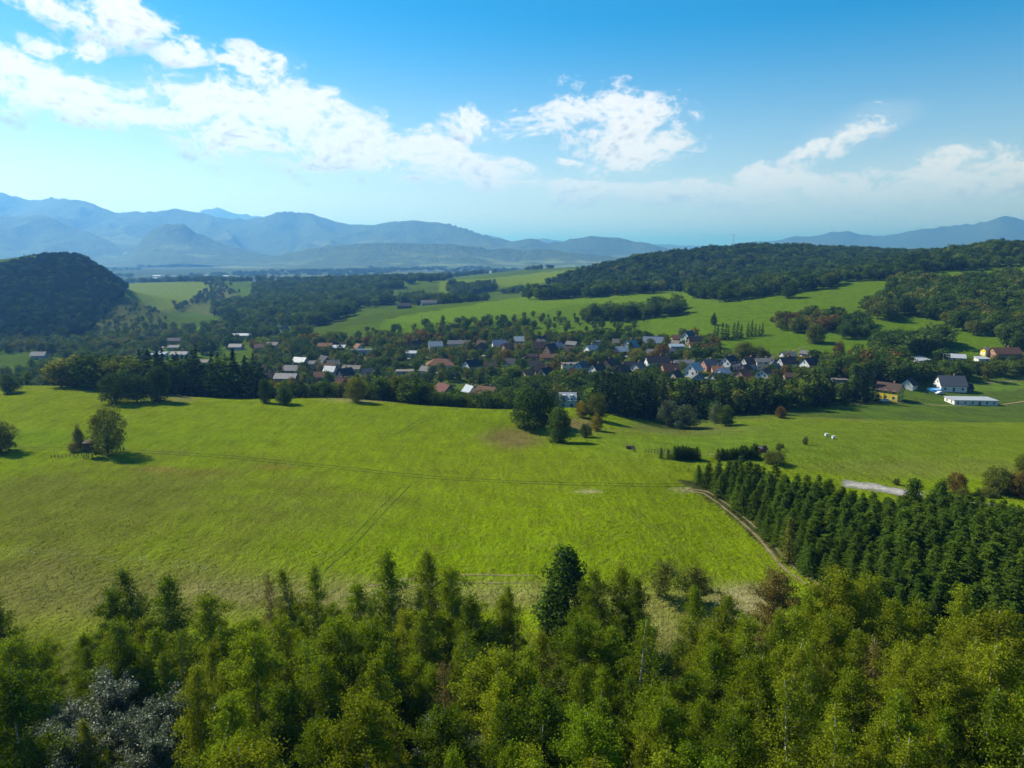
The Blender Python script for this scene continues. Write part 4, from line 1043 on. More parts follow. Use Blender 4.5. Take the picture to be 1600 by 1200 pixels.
# small sheds and outbuildings tucked between the houses
sr_ = np.random.default_rng(61)
main_h = list(HOUSES); n_ = 0; tries = 0
while n_ < 30 and tries < 900:
    tries += 1
    b = main_h[int(sr_.integers(0, len(main_h)))]
    if not (380 < b['y'] < 560): continue
    sx = sr_.choice([-1, 1]); x = b['x'] + sx * sr_.uniform(11, 17); y = b['y'] + sr_.uniform(-5, 9)
    if any((x - q['x']) ** 2 + (y - q['y']) ** 2 < (q['r'] + 4.2) ** 2 for q in HOUSES): continue
    px, py = project(x, y, float(ground(x, y)))
    if not 400 < px < 1290: continue
    rf = str(sr_.choice(['rust', 'brown', 'grey', 'dark', 'slate', 'orange', 'tan'])); wl = str(sr_.choice(['tan', 'brown', 'grey', 'beige', 'brick', 'white']))
    lab = 'small %s shed with %s roof %s of the %s' % (wl, rf, 'left' if sx < 0 else 'right', b['short'])
    if any(q.get('lab') == lab for q in HOUSES): continue
    house(px, py, sr_.uniform(5.5, 8.5), sr_.uniform(4.5, 6), sr_.uniform(2.3, 3.2), float(sr_.uniform(-0.9, 0.9)), wl, rf, lab, 'gable', float(sr_.uniform(0.6, 1.0)), Y0=345, name='shed', cat='shed', chimney=0)
    HOUSES[-1]['lab'] = lab; n_ += 1

# ------------------------------------------------------------------ tracks, paths and roads laid on the land
def strip_mat(name, c1, c2, edge=0.5, keep=0.75, sc=2.0):
    m, t, out = mat(name)
    geo = t.n('ShaderNodeNewGeometry'); P = geo.outputs['Position']
    at = t.n('ShaderNodeAttribute', attribute_name='side')
    n = t.noise(P, sc, 4, 0.65); nb = t.noise(P, 0.35, 3, 0.6)
    a = t.math('ADD', t.math('SUBTRACT', 1.0, at.outputs['Fac']), t.math('MULTIPLY', t.math('SUBTRACT', t.math('ADD', t.math('MULTIPLY', n, 0.6), t.math('MULTIPLY', nb, 0.6)), 0.6), 2.4))
    al = t.math('MULTIPLY', t.ramp(a, edge - 0.35, edge + 0.35), keep)
    b = principled(t, t.mix(t.ramp(n, 0.35, 0.65), c1, c2), 0.95, 0.1, bump(t, n, 0.08))
    tr = t.n('ShaderNodeBsdfTransparent'); mx = t.n('ShaderNodeMixShader')
    t.link(al, mx.inputs[0]); t.link(tr.outputs[0], mx.inputs[1]); t.link(b, mx.inputs[2]); t.link(mx.outputs[0], out.inputs[0])
    return m
def smooth_line(P_, n):
    P_ = np.asarray(P_, float); d = np.r_[0, np.cumsum(np.linalg.norm(np.diff(P_, axis=0), axis=1))]
    s = np.linspace(0, d[-1], n); L = np.stack([np.interp(s, d, P_[:, k]) for k in range(P_.shape[1])], 1)
    k = max(3, n // 12) | 1; ker = np.hanning(k + 2)[1:-1]; ker /= ker.sum()
    for c in range(L.shape[1]):
        L[:, c] = np.convolve(np.pad(L[:, c], k // 2, 'reflect', reflect_type='odd'), ker, 'valid')
    return L
def strip(name, pix, width, m, offs=(0.0,), ymin=90, lift=0.05, step=0.8, cols=5):
    pts = np.array([hit(px, py, ymin)[:2] for px, py in pix])
    n = int(np.linalg.norm(np.diff(pts, axis=0), axis=1).sum() / step) + 4
    L = smooth_line(pts, n)
    d = np.gradient(L, axis=0); d /= np.linalg.norm(d, axis=1, keepdims=True) + 1e-9
    nr = np.stack([-d[:, 1], d[:, 0]], 1)
    wj = 1 + 0.25 * (vnoise(L[:, 0] / 3, L[:, 1] / 3, 5) - 0.5)
    V_, F_, A_ = [], [], []
    for of in offs:
        b = sum(len(v) for v in V_)
        q = np.linspace(-1, 1, cols)
        XY = L[:, None] + nr[:, None] * (of + q[None, :, None] * width / 2 * wj[:, None, None])
        Z = ground(XY[..., 0], XY[..., 1]) + lift
        V_.append(np.concatenate([XY, Z[..., None]], -1).reshape(-1, 3))
        ends = np.clip(1 - np.minimum(np.arange(n), np.arange(n)[::-1]) / 4, 0, 1)
        A_.append(np.maximum(np.abs(q)[None].repeat(n, 0), ends[:, None]).ravel())
        i, j = np.meshgrid(np.arange(n - 1), np.arange(cols - 1), indexing='ij'); k = (i * cols + j).ravel() + b
        F_.append(np.stack([k, k + 1, k + cols + 1, k + cols], 1))
    me = mesh_np(name, np.concatenate(V_), np.concatenate(F_), [m], smooth=True)
    at = me.attributes.new('side', 'FLOAT', 'POINT'); at.data.foreach_set('value', np.concatenate(A_).astype(np.float32))
    return tag(new_obj(name, me), kind='structure')
S_rut = strip_mat('trodden_grass', (0.040, 0.062, 0.006), (0.060, 0.080, 0.008), 0.62, 0.9, 1.3)
S_rutl = strip_mat('faint_wheel_mark', (0.052, 0.075, 0.013), (0.075, 0.095, 0.018), 0.6, 0.6)
S_dry = strip_mat('dry_trodden_path', (0.25, 0.20, 0.11), (0.15, 0.13, 0.05), 0.55, 0.85)
S_grav = strip_mat('pale_gravel', (0.36, 0.33, 0.30), (0.20, 0.18, 0.15), 0.4, 1.0, 1.2)
S_asph = strip_mat('pale_asphalt', (0.26, 0.26, 0.26), (0.19, 0.19, 0.19), 0.2, 1.0)
strip('track', [(0, 700), (90, 701), (190, 704), (260, 708), (330, 712), (400, 718), (500, 728), (600, 739), (700, 748), (800, 753), (900, 757), (1000, 759), (1095, 758)], 0.75, S_rut, (-0.95, 0.95))
strip('track', [(490, 900), (515, 878), (540, 858), (565, 832), (590, 805), (612, 782), (640, 754)], 0.5, S_rut, (-0.85, 0.85))
strip('track', [(618, 684), (640, 668), (660, 657), (682, 648)], 0.6, S_rutl, (-0.9, 0.9))
strip('track', [(985, 788), (1005, 812), (1040, 846), (1075, 872)], 0.4, S_rutl, (-0.8, 0.8))
strip('track', [(880, 650), (960, 685), (1000, 705)], 0.6, S_rutl, (-0.8, 0.8), 200)
strip('track', [(20, 938), (90, 925), (160, 905), (230, 890)], 0.6, S_rutl, (-0.9, 0.9))
strip('path', [(1060, 766), (1100, 768), (1128, 786), (1160, 812), (1190, 838), (1212, 864), (1232, 888), (1262, 908), (1300, 935)], 1.5, S_dry, (-0.9, 1.0))
strip('path', [(560, 932), (650, 915), (740, 910), (850, 912)], 0.7, S_dry, (0.0, 2.6))
strip('road', [(1312, 754), (1340, 758), (1380, 764), (1420, 771), (1450, 776)], 10.0, S_grav, ymin=130)
strip('road', [(1440, 776), (1470, 779), (1540, 787), (1600, 797), (1660, 803)], 3.0, S_grav, ymin=130)
strip('path', [(1010, 707), (1060, 709), (1110, 710), (1160, 708), (1200, 706)], 1.6, S_dry, ymin=150)
strip('road', [(238, 556), (250, 545), (262, 532), (275, 523)], 6.0, S_asph, ymin=400, lift=0.15)
strip('road', [(880, 582), (905, 579), (950, 583), (1010, 582), (1030, 579), (1090, 591), (1180, 592), (1220, 590)], 5.0, S_asph, ymin=345, lift=0.15)
strip('road', [(560, 561), (600, 560), (640, 561), (700, 556), (760, 556), (830, 561), (880, 560), (940, 562), (985, 556), (1000, 548)], 4.0, S_asph, ymin=345, lift=0.15)
strip('road', [(615, 588), (645, 585), (680, 583), (740, 584)], 5.0, S_asph, ymin=345, lift=0.15)
strip('path', [(1200, 560), (1240, 548), (1262, 540)], 2.2, S_dry, ymin=345, lift=0.12)
strip('road', [(1320, 631), (1400, 629), (1480, 634), (1560, 633), (1640, 622)], 3.2, S_dry, ymin=290, lift=0.1)
strip('path', [(1520, 600), (1560, 597), (1640, 590)], 3.0, S_dry, ymin=345, lift=0.1)

# the pale river far out in the valley
m_riv, t, out = mat('river_water'); t.link(principled(t, (0.20, 0.24, 0.25), 0.15, 0.6), out.inputs[0])
rv = np.array([(-900, 3700), (0, 4050), (900, 4200), (1700, 4050)], float); rv = smooth_line(rv, 50)
vv = np.concatenate([np.c_[rv[:, 0], rv[:, 1] - 45, ground(rv[:, 0], rv[:, 1] - 45) + 2], np.c_[rv[:, 0], rv[:, 1] + 45, ground(rv[:, 0], rv[:, 1] + 45) + 2]])
k = np.arange(49)
tag(new_obj('river', mesh_np('river', vv, np.stack([k, k + 1, k + 51, k + 50], 1), [m_riv])), kind='structure')

# ------------------------------------------------------------------ the wood in front: every birch a tree of its own
rng = np.random.default_rng(21)
def by_top(px, py, h, y0=30, y1=400):
    u, t = tanpix(px, py); ys = np.linspace(y0, y1, 1500)
    d = H + ys * t - ground(ys * u, ys) - h
    k = np.nonzero(d <= 0)[0]; y = ys[k[0]] if len(k) else y1
    return u * y, y
SKY = np.array([(-80, 960), (0, 948), (60, 988), (140, 980), (180, 955), (300, 940), (380, 965), (420, 940), (520, 938), (560, 935), (650, 910), (740, 912), (770, 950), (830, 965), (862, 1010), (905, 940), (1000, 935), (1035, 985), (1068, 985), (1095, 940), (1130, 960), (1190, 962), (1230, 930), (1290, 940), (1370, 935), (1420, 972), (1480, 962), (1520, 955), (1600, 972), (1700, 970)], float)
EDGE = np.array([(-80, 80), (60, 77), (150, 82), (250, 91), (400, 89), (600, 92), (800, 88), (845, 84), (868, 74), (900, 86), (1000, 90), (1045, 78), (1085, 80), (1150, 84), (1250, 90), (1350, 93), (1450, 92), (1700, 92)], float)
done = []
nb_ = dict(n=0)
def front_birch(x, y, h, tone, var, label, wide=1.0):
    ps = {'green': birch_p, 'yellow': birch_y, 'dark': birch_d, 'brown': birch_b}[tone]
    mt, mc = ps[var % len(ps)]
    done.append((x, y))
    return plant('birch_tree', mt, mc, x, y, h, 12.0, rng, label, 'birch', 'birches of the front wood', wide)
for px, py, h, tone, var, wd, lab in [
    (-4, 930, 11.5, 'dark', 2, 0.9, 'dark green birch cut by the left edge of the photo'),
    (185, 918, 10.5, 'dark', 5, 0.85, 'dark cone-shaped birch standing left of the tall left pair'),
    (226, 884, 13, 'dark', 3, 1.0, 'left tree of the tall left pair of birches against the meadow'),
    (262, 889, 13, 'dark', 1, 1.05, 'right tree of the tall left pair of birches against the meadow'),
    (325, 923, 12, 'green', 2, 1.0, 'broad green birch right of the tall left pair'),
    (421, 898, 11, 'brown', 1, 0.8, 'thin see-through birch with sparse leaves against the meadow'),
    (462, 890, 12, 'green', 3, 0.9, 'left one of the twin birch tops left of the mown track'),
    (487, 888, 12, 'green', 1, 0.8, 'right one of the twin birch tops left of the mown track'),
    (546, 912, 11.5, 'green', 0, 1.0, 'dark-shaded birch just right of the mown track'),
    (613, 866, 14, 'green', 1, 1.0, 'tallest slender birch left of centre against the meadow'),
    (674, 864, 13.5, 'yellow', 0, 0.95, 'tall pale birch right of the tallest slender one'),
    (711, 878, 13, 'green', 2, 0.9, 'leafy birch closing the tall central trio'),
    (776, 918, 11, 'green', 3, 0.95, 'narrow birch left of the dark pine'),
    (806, 918, 11, 'green', 1, 0.8, 'slim birch close to the left of the dark pine'),
    (935, 893, 11.5, 'green', 2, 0.85, 'birch touching the right side of the dark pine'),
    (974, 889, 12, 'green', 0, 1.0, 'full green birch right of the dark pine'),
    (1003, 902, 11.5, 'dark', 4, 0.9, 'darker birch between the full green one and the brown bush'),
    (1092, 922, 11.5, 'green', 1, 0.9, 'slender birch below the round brown bush'),
    (1136, 925, 11.5, 'yellow', 4, 1.0, 'weeping yellow-green birch beside the bare tan soil'),
    (1222, 888, 12, 'brown', 0, 0.95, 'birch standing at the lower end of the dry path'),
    (1252, 914, 11.5, 'green', 1, 0.95, 'pointed green birch in front of the dry path'),
    (1316, 892, 13.5, 'yellow', 5, 0.95, 'broad yellow-green birch overlapping the spruce plantation'),
    (1348, 892, 13, 'yellow', 2, 0.95, 'yellow-green birch right of the broad one at the plantation'),
    (1392, 930, 12, 'yellow', 4, 1.0, 'drooping yellow birch in front of the spruces'),
    (1452, 940, 11.5, 'yellow', 0, 1.0, 'rounded olive birch under the dark spruces'),
    (1512, 922, 12.5, 'yellow', 1, 1.0, 'bright yellow-green birch top among the right spruces'),
    (1582, 948, 13, 'yellow', 5, 1.0, 'big golden-green birch at the right edge of the photo')]:
    h *= 1.18
    x, y = by_top(px, py, h)
    front_birch(x, y, h, tone, var, lab, wd * 1.2)
front_birch(*by_top(690, 1035, 11.5), 11.5, 'brown', 1, 'browning birch with thin foliage in the middle of the front wood')
front_birch(*by_top(1372, 1000, 12), 12, 'brown', 1, 'thin grey-brown birch with its white trunk showing on the right')
# willow with silver leaves in the lower left corner
for px, py, h, lab in ((215, 1122, 6.5, 'silver willow in the middle of the lower left thicket'), (120, 1150, 6.5, 'silver willow in front of the lower left thicket'), (180, 1075, 7.5, 'silver-leaved willow in the lower left corner, the largest'), (262, 1095, 7.0, 'silver-leaved willow right of the largest one in the lower left'), (85, 1120, 6.5, 'silvery willow bush at the very bottom left'), (235, 1150, 6.0, 'low silvery willow at the bottom edge of the photo'),
                       (690, 1140, 6.5, 'pale grey-leaved willow at the bottom centre'), (745, 1165, 6.0, 'grey-leaved willow bush right of the bottom centre one')):
    x, y = by_top(px, py, h); done.append((x, y))
    mt, mc = willow_p[int(px) % 2]
    plant('willow_tree', mt, mc, x, y, h, 7.0, rng, lab, 'willow', 'silvery willows in the front wood', 1.15)
x, y = by_top(138, 1125, 8.5, 20); front_birch(x, y, 8.5, 'yellow', 1, 'yellow-green birch standing in front of the silver willows', 1.0)
# the dark pine
pine_t = broadleaf(90, 14, 3.6, 0.02, 110, 80, 0.32, 'spire', lobe=0.24, fill=0.25)
pm = proto2('pine', pine_t, L_pine, B_brown)
x, y = by_top(886, 850, 14.5); done.append((x, y))
plant('pine_tree', pm[0], pm[1], x, y, 14.5, 14.0, rng, 'dark pine rising out of the front wood in the centre', 'pine', None, 1.3)
x, y = by_top(868, 905, 9.5); done.append((x, y))
plant('pine_tree', pm[0], pm[1], x, y, 9.5, 14.0, rng, 'lower dark pine leaning on the left of the tall one', 'pine', None)
for px, py, h, ps, lab in ((1031, 880, 5.4, bush_r, 'round olive-brown bush on the meadow edge'), (1096, 890, 5.4, bush_r, 'wide bare-twigged olive bush on the meadow edge'), (1056, 1008, 3.5, bush_p, 'green bush under the two brown bushes'), (870, 985, 4.0, bush_p, 'dark bush at the foot of the pine')):
    x, y = by_top(px, py, h); done.append((x, y))
    plant('bush', ps[0][0], ps[0][1], x, y, h, 5.0, rng, lab, 'bush', 'bushes on the meadow edge', 1.7)
MARKS = [(50, 'left photo edge'), (150, 'dark cone-shaped birch'), (245, 'tall left pair'), (325, 'broad green birch'), (421, 'thin sparse birch'), (475, 'twin tops'), (546, 'mown track'), (613, 'tallest slender birch'), (690, 'tall pale birch'), (776, 'narrow birch'), (886, 'dark pine'), (974, 'full green birch'), (1031, 'round brown bush'), (1096, 'bare-twigged bush'), (1160, 'bare tan soil'), (1222, 'end of the dry path'), (1316, 'broad yellow-green birch'), (1392, 'drooping yellow birch'), (1452, 'rounded olive birch'), (1512, 'bright yellow-green top'), (1582, 'right photo edge')]
# everything between them and the camera
sp_ = 3.95
cand = []
for i, yy in enumerate(np.arange(37, 93, sp_ * 0.9)):
    for xx in np.arange(-80, 80, sp_):
        cand.append((xx + (i % 2) * sp_ / 2 + rng.uniform(-1.3, 1.3), yy + rng.uniform(-1.2, 1.2)))
for x, y in cand:
    if abs(x / y) > 0.86: continue
    if min((x - a) ** 2 + (y - b) ** 2 for a, b in done) < 2.5 ** 2: continue
    z = float(ground(x, y)); px, _ = project(x, y, z + 10)
    if y > np.interp(px, EDGE[:, 0], EDGE[:, 1]) - 1.0: continue
    h = rng.uniform(9.5, 15.0)
    lim = np.interp(px, SKY[:, 0], SKY[:, 1]) + rng.uniform(0, 45)
    while h > 4.5 and project(x, y, z + h)[1] < lim: h -= 0.4
    if h <= 4.5: continue
    pyt = project(x, y, z + h)[1]
    if pyt > 1215: continue
    # two small glades
    if abs(px - 868) < 22 and 985 < pyt < 1060: continue
    if abs(px - 1050) < 26 and pyt < 1030: continue
    if 30 < px < 300 and y < 63: continue      # the willows stand open here
    q = rng.random(); f = np.clip((px - 700) / 900, 0, 1)
    tone = 'yellow' if q < 0.16 + 0.5 * f else 'dark' if q > 0.80 + 0.12 * f else 'green'
    row = ['back', 'second', 'third', 'fourth', 'fifth', 'sixth', 'seventh', 'lowest'][int(np.clip((pyt - 925) // 38, 0, 7))]
    mark = min(MARKS, key=lambda m: abs(m[0] - px)); sd = 'left below' if px < mark[0] - 16 else 'right below' if px > mark[0] + 16 else 'straight below'
    size = 'small' if h < 10 else 'medium' if h < 12.5 else 'tall'
    lab = '%s %s birch, %s rank, %s the %s' % (size, {'yellow': 'yellow-green', 'dark': 'dark green', 'green': 'fresh green'}[tone], row, sd, mark[1])
    front_birch(x, y, h, tone, int(rng.integers(0, 7)), lab, rng.uniform(0.95, 1.3))
N_BIRCH = len(done)
# low growth under the birches: a mass nobody counts
ux, uy = rng.uniform(-78, 78, 900), rng.uniform(36, 88, 900)
upx, _ = project(ux, uy, ground(ux, uy)); k = (np.abs(ux / uy) < 0.88) & (uy < np.interp(upx, EDGE[:, 0], EDGE[:, 1]) - 3) & ((np.abs(upx - 868) > 26)) & ((np.abs(upx - 1050) > 30))
ux, uy = ux[k], uy[k]
scatter('undergrowth', np.c_[ux, uy, ground(ux, uy) - 0.1], rng.uniform(0.25, 0.6, len(ux)), rng.uniform(0, 6, len(ux)), rng.integers(0, 2, len(ux)), [proto1('low_bush', b, L_aspen, B_brown) for b in bush_t], 'dark green undergrowth beneath the front birches')

# ------------------------------------------------------------------ spruce plantation on the right
pl = [hit(1098, 763)[:2], hit(1128, 782)[:2], hit(1172, 816)[:2], hit(1216, 862)[:2], hit(1252, 894)[:2], hit(1290, 922)[:2], (56, 92), (66, 87), (110, 87), (122, 124), (104, 128), (96, 136), (84, 138), (70, 142), (60, 152), (56, 164), (44, 168)]
def grid_in(poly, sp, jit, seed):
    r = np.random.default_rng(seed); xs = [p[0] for p in poly]; ys = [p[1] for p in poly]
    o = []
    for i, yy in enumerate(np.arange(min(ys), max(ys), sp * 0.9)):
        for xx in np.arange(min(xs), max(xs), sp):
            o.append((xx + (i % 2) * sp / 2 + r.uniform(-jit, jit) * sp, yy + r.uniform(-jit, jit) * sp))
    o = np.array(o); return o[inpoly(o[:, 0], o[:, 1], poly)]
sp_pts = grid_in(pl, 2.6, 0.24, 8)
sp_pts = sp_pts[np.abs(sp_pts[:, 0] / sp_pts[:, 1]) < 0.80]
sp_rng = np.random.default_rng(5)
print('spruces', len(sp_pts), 'birches', N_BIRCH)
ORD = ['first', 'second', 'third', 'fourth', 'fifth', 'sixth', 'seventh', 'eighth', 'ninth', 'tenth', 'eleventh', 'twelfth', 'thirteenth', 'fourteenth', 'fifteenth', 'sixteenth', 'seventeenth', 'eighteenth', 'nineteenth', 'twentieth'] + ['%d-th' % k for k in range(21, 90)]
pth = smooth_line(np.array(pl[:8]), 80)
rowsd = {}
for x, y in sp_pts:
    d_ = float(np.min(np.hypot(pth[:, 0] - x, pth[:, 1] - y))); rowsd.setdefault(int(d_ / 2.6), []).append((float(x), float(y)))
SPLAB = {}
for rw, L_ in rowsd.items():
    for k, q in enumerate(sorted(L_, key=lambda q: -q[1])): SPLAB[q] = 'young plantation spruce, %s row in from the dry path, %s from the far end' % (ORD[rw], ORD[k])
# those that show: the path side, the far rim and the near rows; what stands hidden inside is one mass
order = sorted(SPLAB, key=lambda q: min(float(np.min(np.hypot(pth[:, 0] - q[0], pth[:, 1] - q[1]))) / 2.6 * 0.6, (q[1] - 86) / 6, 99))
own = set(order[:280]); mass = []
for x, y in sp_pts:
    x, y = float(x), float(y)
    d_ = float(np.min(np.hypot(pth[:, 0] - x, pth[:, 1] - y)))
    h = sp_rng.uniform(0.8, 1.14) * (5.6 + 3.4 * min(1.0, d_ / 11))
    gz_ = float(ground(x, y)); ppx = project(x, y, gz_ + h)[0]; lim = np.interp(ppx, [1100, 1200, 1260, 1310, 1350, 1425, 1450, 1500, 1600, 1700], [722, 709, 724, 748, 769, 777, 764, 770, 790, 800]) + sp_rng.uniform(-3, 8)
    while h > 3.5 and project(x, y, gz_ + h)[1] < lim: h -= 0.25
    wd = sp_rng.uniform(1.1, 1.6); i = int(sp_rng.integers(0, 5))
    if (x, y) in own: plant('spruce_tree', spruce_p[i][0], spruce_p[i][1], x, y, h, 8.0, sp_rng, SPLAB[(x, y)], 'spruce', 'spruces of the plantation', wd)
    else: mass.append((x, y, float(ground(x, y)) - 0.05, h / 8.0, wd, i))
mass = np.array(mass)
scatter('spruces', mass[:, :3], mass[:, 3], sp_rng.uniform(0, 6.28, len(mass)), mass[:, 5].astype(int), [proto1('spruce_in_mass', b, L_spruce, B_brown) for b in spruce_t], 'dense young spruces filling the inside of the plantation', mass[:, 4])
x, y, z = hit(1240, 900); x += 1.5
plant('spruce_tree', spruce_y[2][0], spruce_y[2][1], x, y + 6, 8.5, 8.0, sp_rng, 'yellow-tinged conifer standing out on the plantation edge beside the dry path', 'spruce', None, 0.9)
for px, py, h, lab in ((1430, 745, 11.0, 'bushy pine at the back of the plantation, left of two'), (1475, 742, 10.5, 'bushy pine at the back of the plantation, right of two')):
    x, y = by_top(px, py, h, 90)
    mt, mc = proto2('bushy_pine', broadleaf(int(px), 11, 3.6, -0.05, 90, 80, 0.30, 'spire', lobe=0.26, fill=0.3), L_spruce, B_brown)
    plant('pine_tree', mt, mc, x, y, h, 11.0, sp_rng, lab, 'pine', 'bushy pines behind the plantation', 1.0)

# ------------------------------------------------------------------ single trees that stand out in the meadows
MIDC = {}
def midtree(px, pyb, pyt, hwpx, var, lm, lab, name='broadleaf_tree', cat='tree', group=None, ymin=130, ymax=6000):
    x, y, z = hit(px, pyb, ymin, ymax)
    u, t = tanpix(px, pyt); h = max(1.2, H + y * t - z) * 1.12
    key = (var, lm.name)
    if key not in MIDC: MIDC[key] = (mid_p[var][0], recrown(mid_p[var][1], lm))
    hw0 = [4.2, 3.8, 4.6, 3.2][var] * h / 10
    wd = hwpx * 1.2 * y / FPX / hw0
    return plant(name, *MIDC[key], x, y, h, 10.0, rng, lab, cat, group, float(np.clip(wd, 0.5, 2.2)), z - 0.1)
for a in [
    (2, 706, 664, 22, 0, L_olive, 'round olive tree cut by the left edge of the meadow'),
    (169, 710, 641, 25, 2, L_olive, 'full round tree over the raised hide on the left meadow'),
    (127, 702, 668, 9, 1, L_olive, 'half-bare leaning tree left of the raised hide'),
    (181, 629, 586, 22, 2, L_deep, 'left and widest of the three dark lindens on the crest'),
    (214, 628, 590, 16, 0, L_deep, 'middle of the three dark lindens on the crest'),
    (247, 627, 574, 17, 3, L_deep, 'pointed right one of the three dark lindens on the crest'),
    (826, 668, 606, 24, 3, L_deep, 'tall dark domed tree left of the white house'),
    (850, 664, 612, 20, 1, L_deep, 'dark tree between the tall dome and the white house'),
    (874, 691, 637, 18, 3, L_deep, 'egg-shaped dark tree casting a long shadow on the meadow'),
    (876, 636, 618, 9, 0, L_deep, 'small dark tree at the left corner of the white house'),
    (933, 656, 620, 15, 0, L_olive, 'green round tree right of the white house'),
    (910, 652, 630, 11, 0, L_gold, 'small golden tree in front of the white house'),
    (933, 673, 648, 9, 1, L_gold, 'little golden-leaved tree on the bare bank'),
    (1043, 665, 628, 16, 2, L_grey, 'grey-green willow, left of two before the dark spruces'),
    (1068, 669, 636, 21, 2, L_grey, 'grey-green willow, right and rounder of two before the dark spruces'),
    (1119, 661, 635, 11, 0, L_grey, 'pale willow behind the lone green round tree'),
    (1133, 665, 637, 12, 0, L_green, 'lone green round tree on the right field'),
    (1220, 653, 637, 8, 0, L_rust, 'small autumn-brown tree on the right field'),
    (1258, 695, 683, 4, 0, L_olive, 'tiny tree above the spruce plantation, right one'),
    (1216, 705, 693, 4, 0, L_olive, 'tiny tree above the spruce plantation, left one'),
    (1210, 724, 706, 17, 2, L_olive, 'ochre shrub peeping over the far end of the plantation'),
    (1400, 757, 748, 5, 0, L_olive, 'small shrub by the pale gravel road'),
    (1494, 770, 740, 14, 2, L_rust, 'brownish tree behind the bushy pines'),
    (1558, 772, 732, 20, 2, L_olive, 'spreading hawthorn at the right edge of the field, left one'),
    (1592, 775, 740, 24, 2, L_rust, 'spreading brown hawthorn at the right edge of the field'),
    (1603, 740, 712, 16, 2, L_olive, 'hawthorn rising highest at the right edge of the photo'),
    (1273, 536, 505, 13, 3, L_olive, 'broad lone tree on the green slope above the dark-roofed row'),
    (1310, 554, 536, 8, 0, L_rust, 'small brown tree right below the broad lone slope tree'),
    (1232, 466, 441, 11, 2, L_deep, 'lone dark tree under the long tree belt on the upper slope'),
    (1207, 503, 496, 4, 0, L_rust, 'tiny brown tree on the upper slope'),
    (1163, 560, 536, 15, 2, L_olive, 'large olive garden tree on the slope above the white black-roofed gable'),
    (1187, 562, 543, 12, 0, L_olive, 'smaller olive garden tree right of the large one on the slope'),
    (1115, 508, 491, 5, 1, L_green, 'slim birch above the spruce group on the slope'),
    (15, 614, 588, 14, 1, L_deep, 'dark tree just over the left meadow crest'),
    (556, 628, 592, 16, 2, L_olive, 'olive tree at the top of the meadow crest, centre left'),
    (445, 632, 605, 13, 1, L_green, 'bright green bushy tree at the crest in the left centre'),
    (415, 630, 592, 9, 3, L_deep, 'narrow dark tree left of the bright green crest tree'),
    (1222, 700, 697, 3, 0, L_green, 'very small bush left above the plantation')]:
    midtree(*a, group=None)
x, y, z = hit(915, 682, 130)
for px, py, pt, hw_, lm, lab in ((915, 683, 663, 10, L_deep, 'dark round bush on the bare bank before the white house'), (116, 706, 692, 8, L_dry, 'brown thicket at the foot of the raised hide'), (154, 708, 700, 7, L_olive, 'low thicket right under the raised hide'), (928, 660, 650, 5, L_olive, 'small bush under the green round tree'), (1540, 775, 762, 14, L_olive, 'low bush left of the hawthorns on the right'),
                                 (1570, 770, 752, 18, L_rust, 'thorny scrub between the hawthorns on the right'), (1505, 778, 764, 10, L_olive, 'low scrub right of the bushy pines')):
    midtree(px, py, pt, hw_, 2, lm, lab, 'bush', 'bush')
# clipped spruce hedges by the far end of the plantation
for (xa, xb, ya, yb, pt, lab) in ((1033, 1034, 716, 716, 697, 'little spruce left of the short hedge'), (1044, 1044, 716, 716, 700, 'second little spruce left of the short hedge')):
    x, y, z = hit(xa, ya, 150); h = (ya - pt) * y / FPX
    plant('spruce_tree', *spruce_p[1], x, y, h, 8.0, rng, lab, 'spruce', None, 1.2)
for i, px in enumerate(np.linspace(1054, 1088, 9)):
    x, y, z = hit(px, 717 + rng.uniform(-0.5, 1.5), 150); plant('spruce_tree', *spruce_p[i % 5], x, y, 3.6 * rng.uniform(0.9, 1.1), 8.0, rng, 'dark spruce in the short hedge on the lower meadow', 'spruce', 'left spruce hedge', 1.8)
x, y, z = hit(1093, 719, 150); plant('spruce_tree', *spruce_p[1], x, y, 3.2, 8.0, rng, 'slim columnar conifer at the right end of the short hedge', 'spruce', None, 0.7)
for i, px in enumerate(np.linspace(1122, 1182, 14)):
    x, y, z = hit(px, 717 - i * 0.15 + rng.uniform(-0.5, 1.0), 150); plant('spruce_tree', *spruce_p[i % 5], x, y, (2.9 + 0.08 * i) * rng.uniform(0.85, 1.1), 8.0, rng, 'dark spruce in the long hedge behind the plantation', 'spruce', 'right spruce hedge', 1.8)
# dark spruce groups on the slope
for px, pb, pt in ((1116, 531, 507), (1121, 530, 508), (1128, 531, 504), (1134, 531, 505), (1138, 530, 508), (1146, 529, 503), (1152, 528, 502), (1158, 528, 506), (1168, 526, 504), (1174, 525, 500), (1180, 524, 505), (1186, 524, 506), (1191, 523, 504)):
    x, y, z = hit(px, pb, 300); o = new_obj('spruce_tree', FAR['conifer'][int(px) % 3], None, (x, y, z - 0.1)); s = (pb - pt) * y / FPX / 12; o.scale = (s * 1.15, s * 1.15, s); o.rotation_euler[2] = px
    tag(o, 'dark spruce in the small groups on the slope above the village', 'spruce', 'spruce groups on the slope')

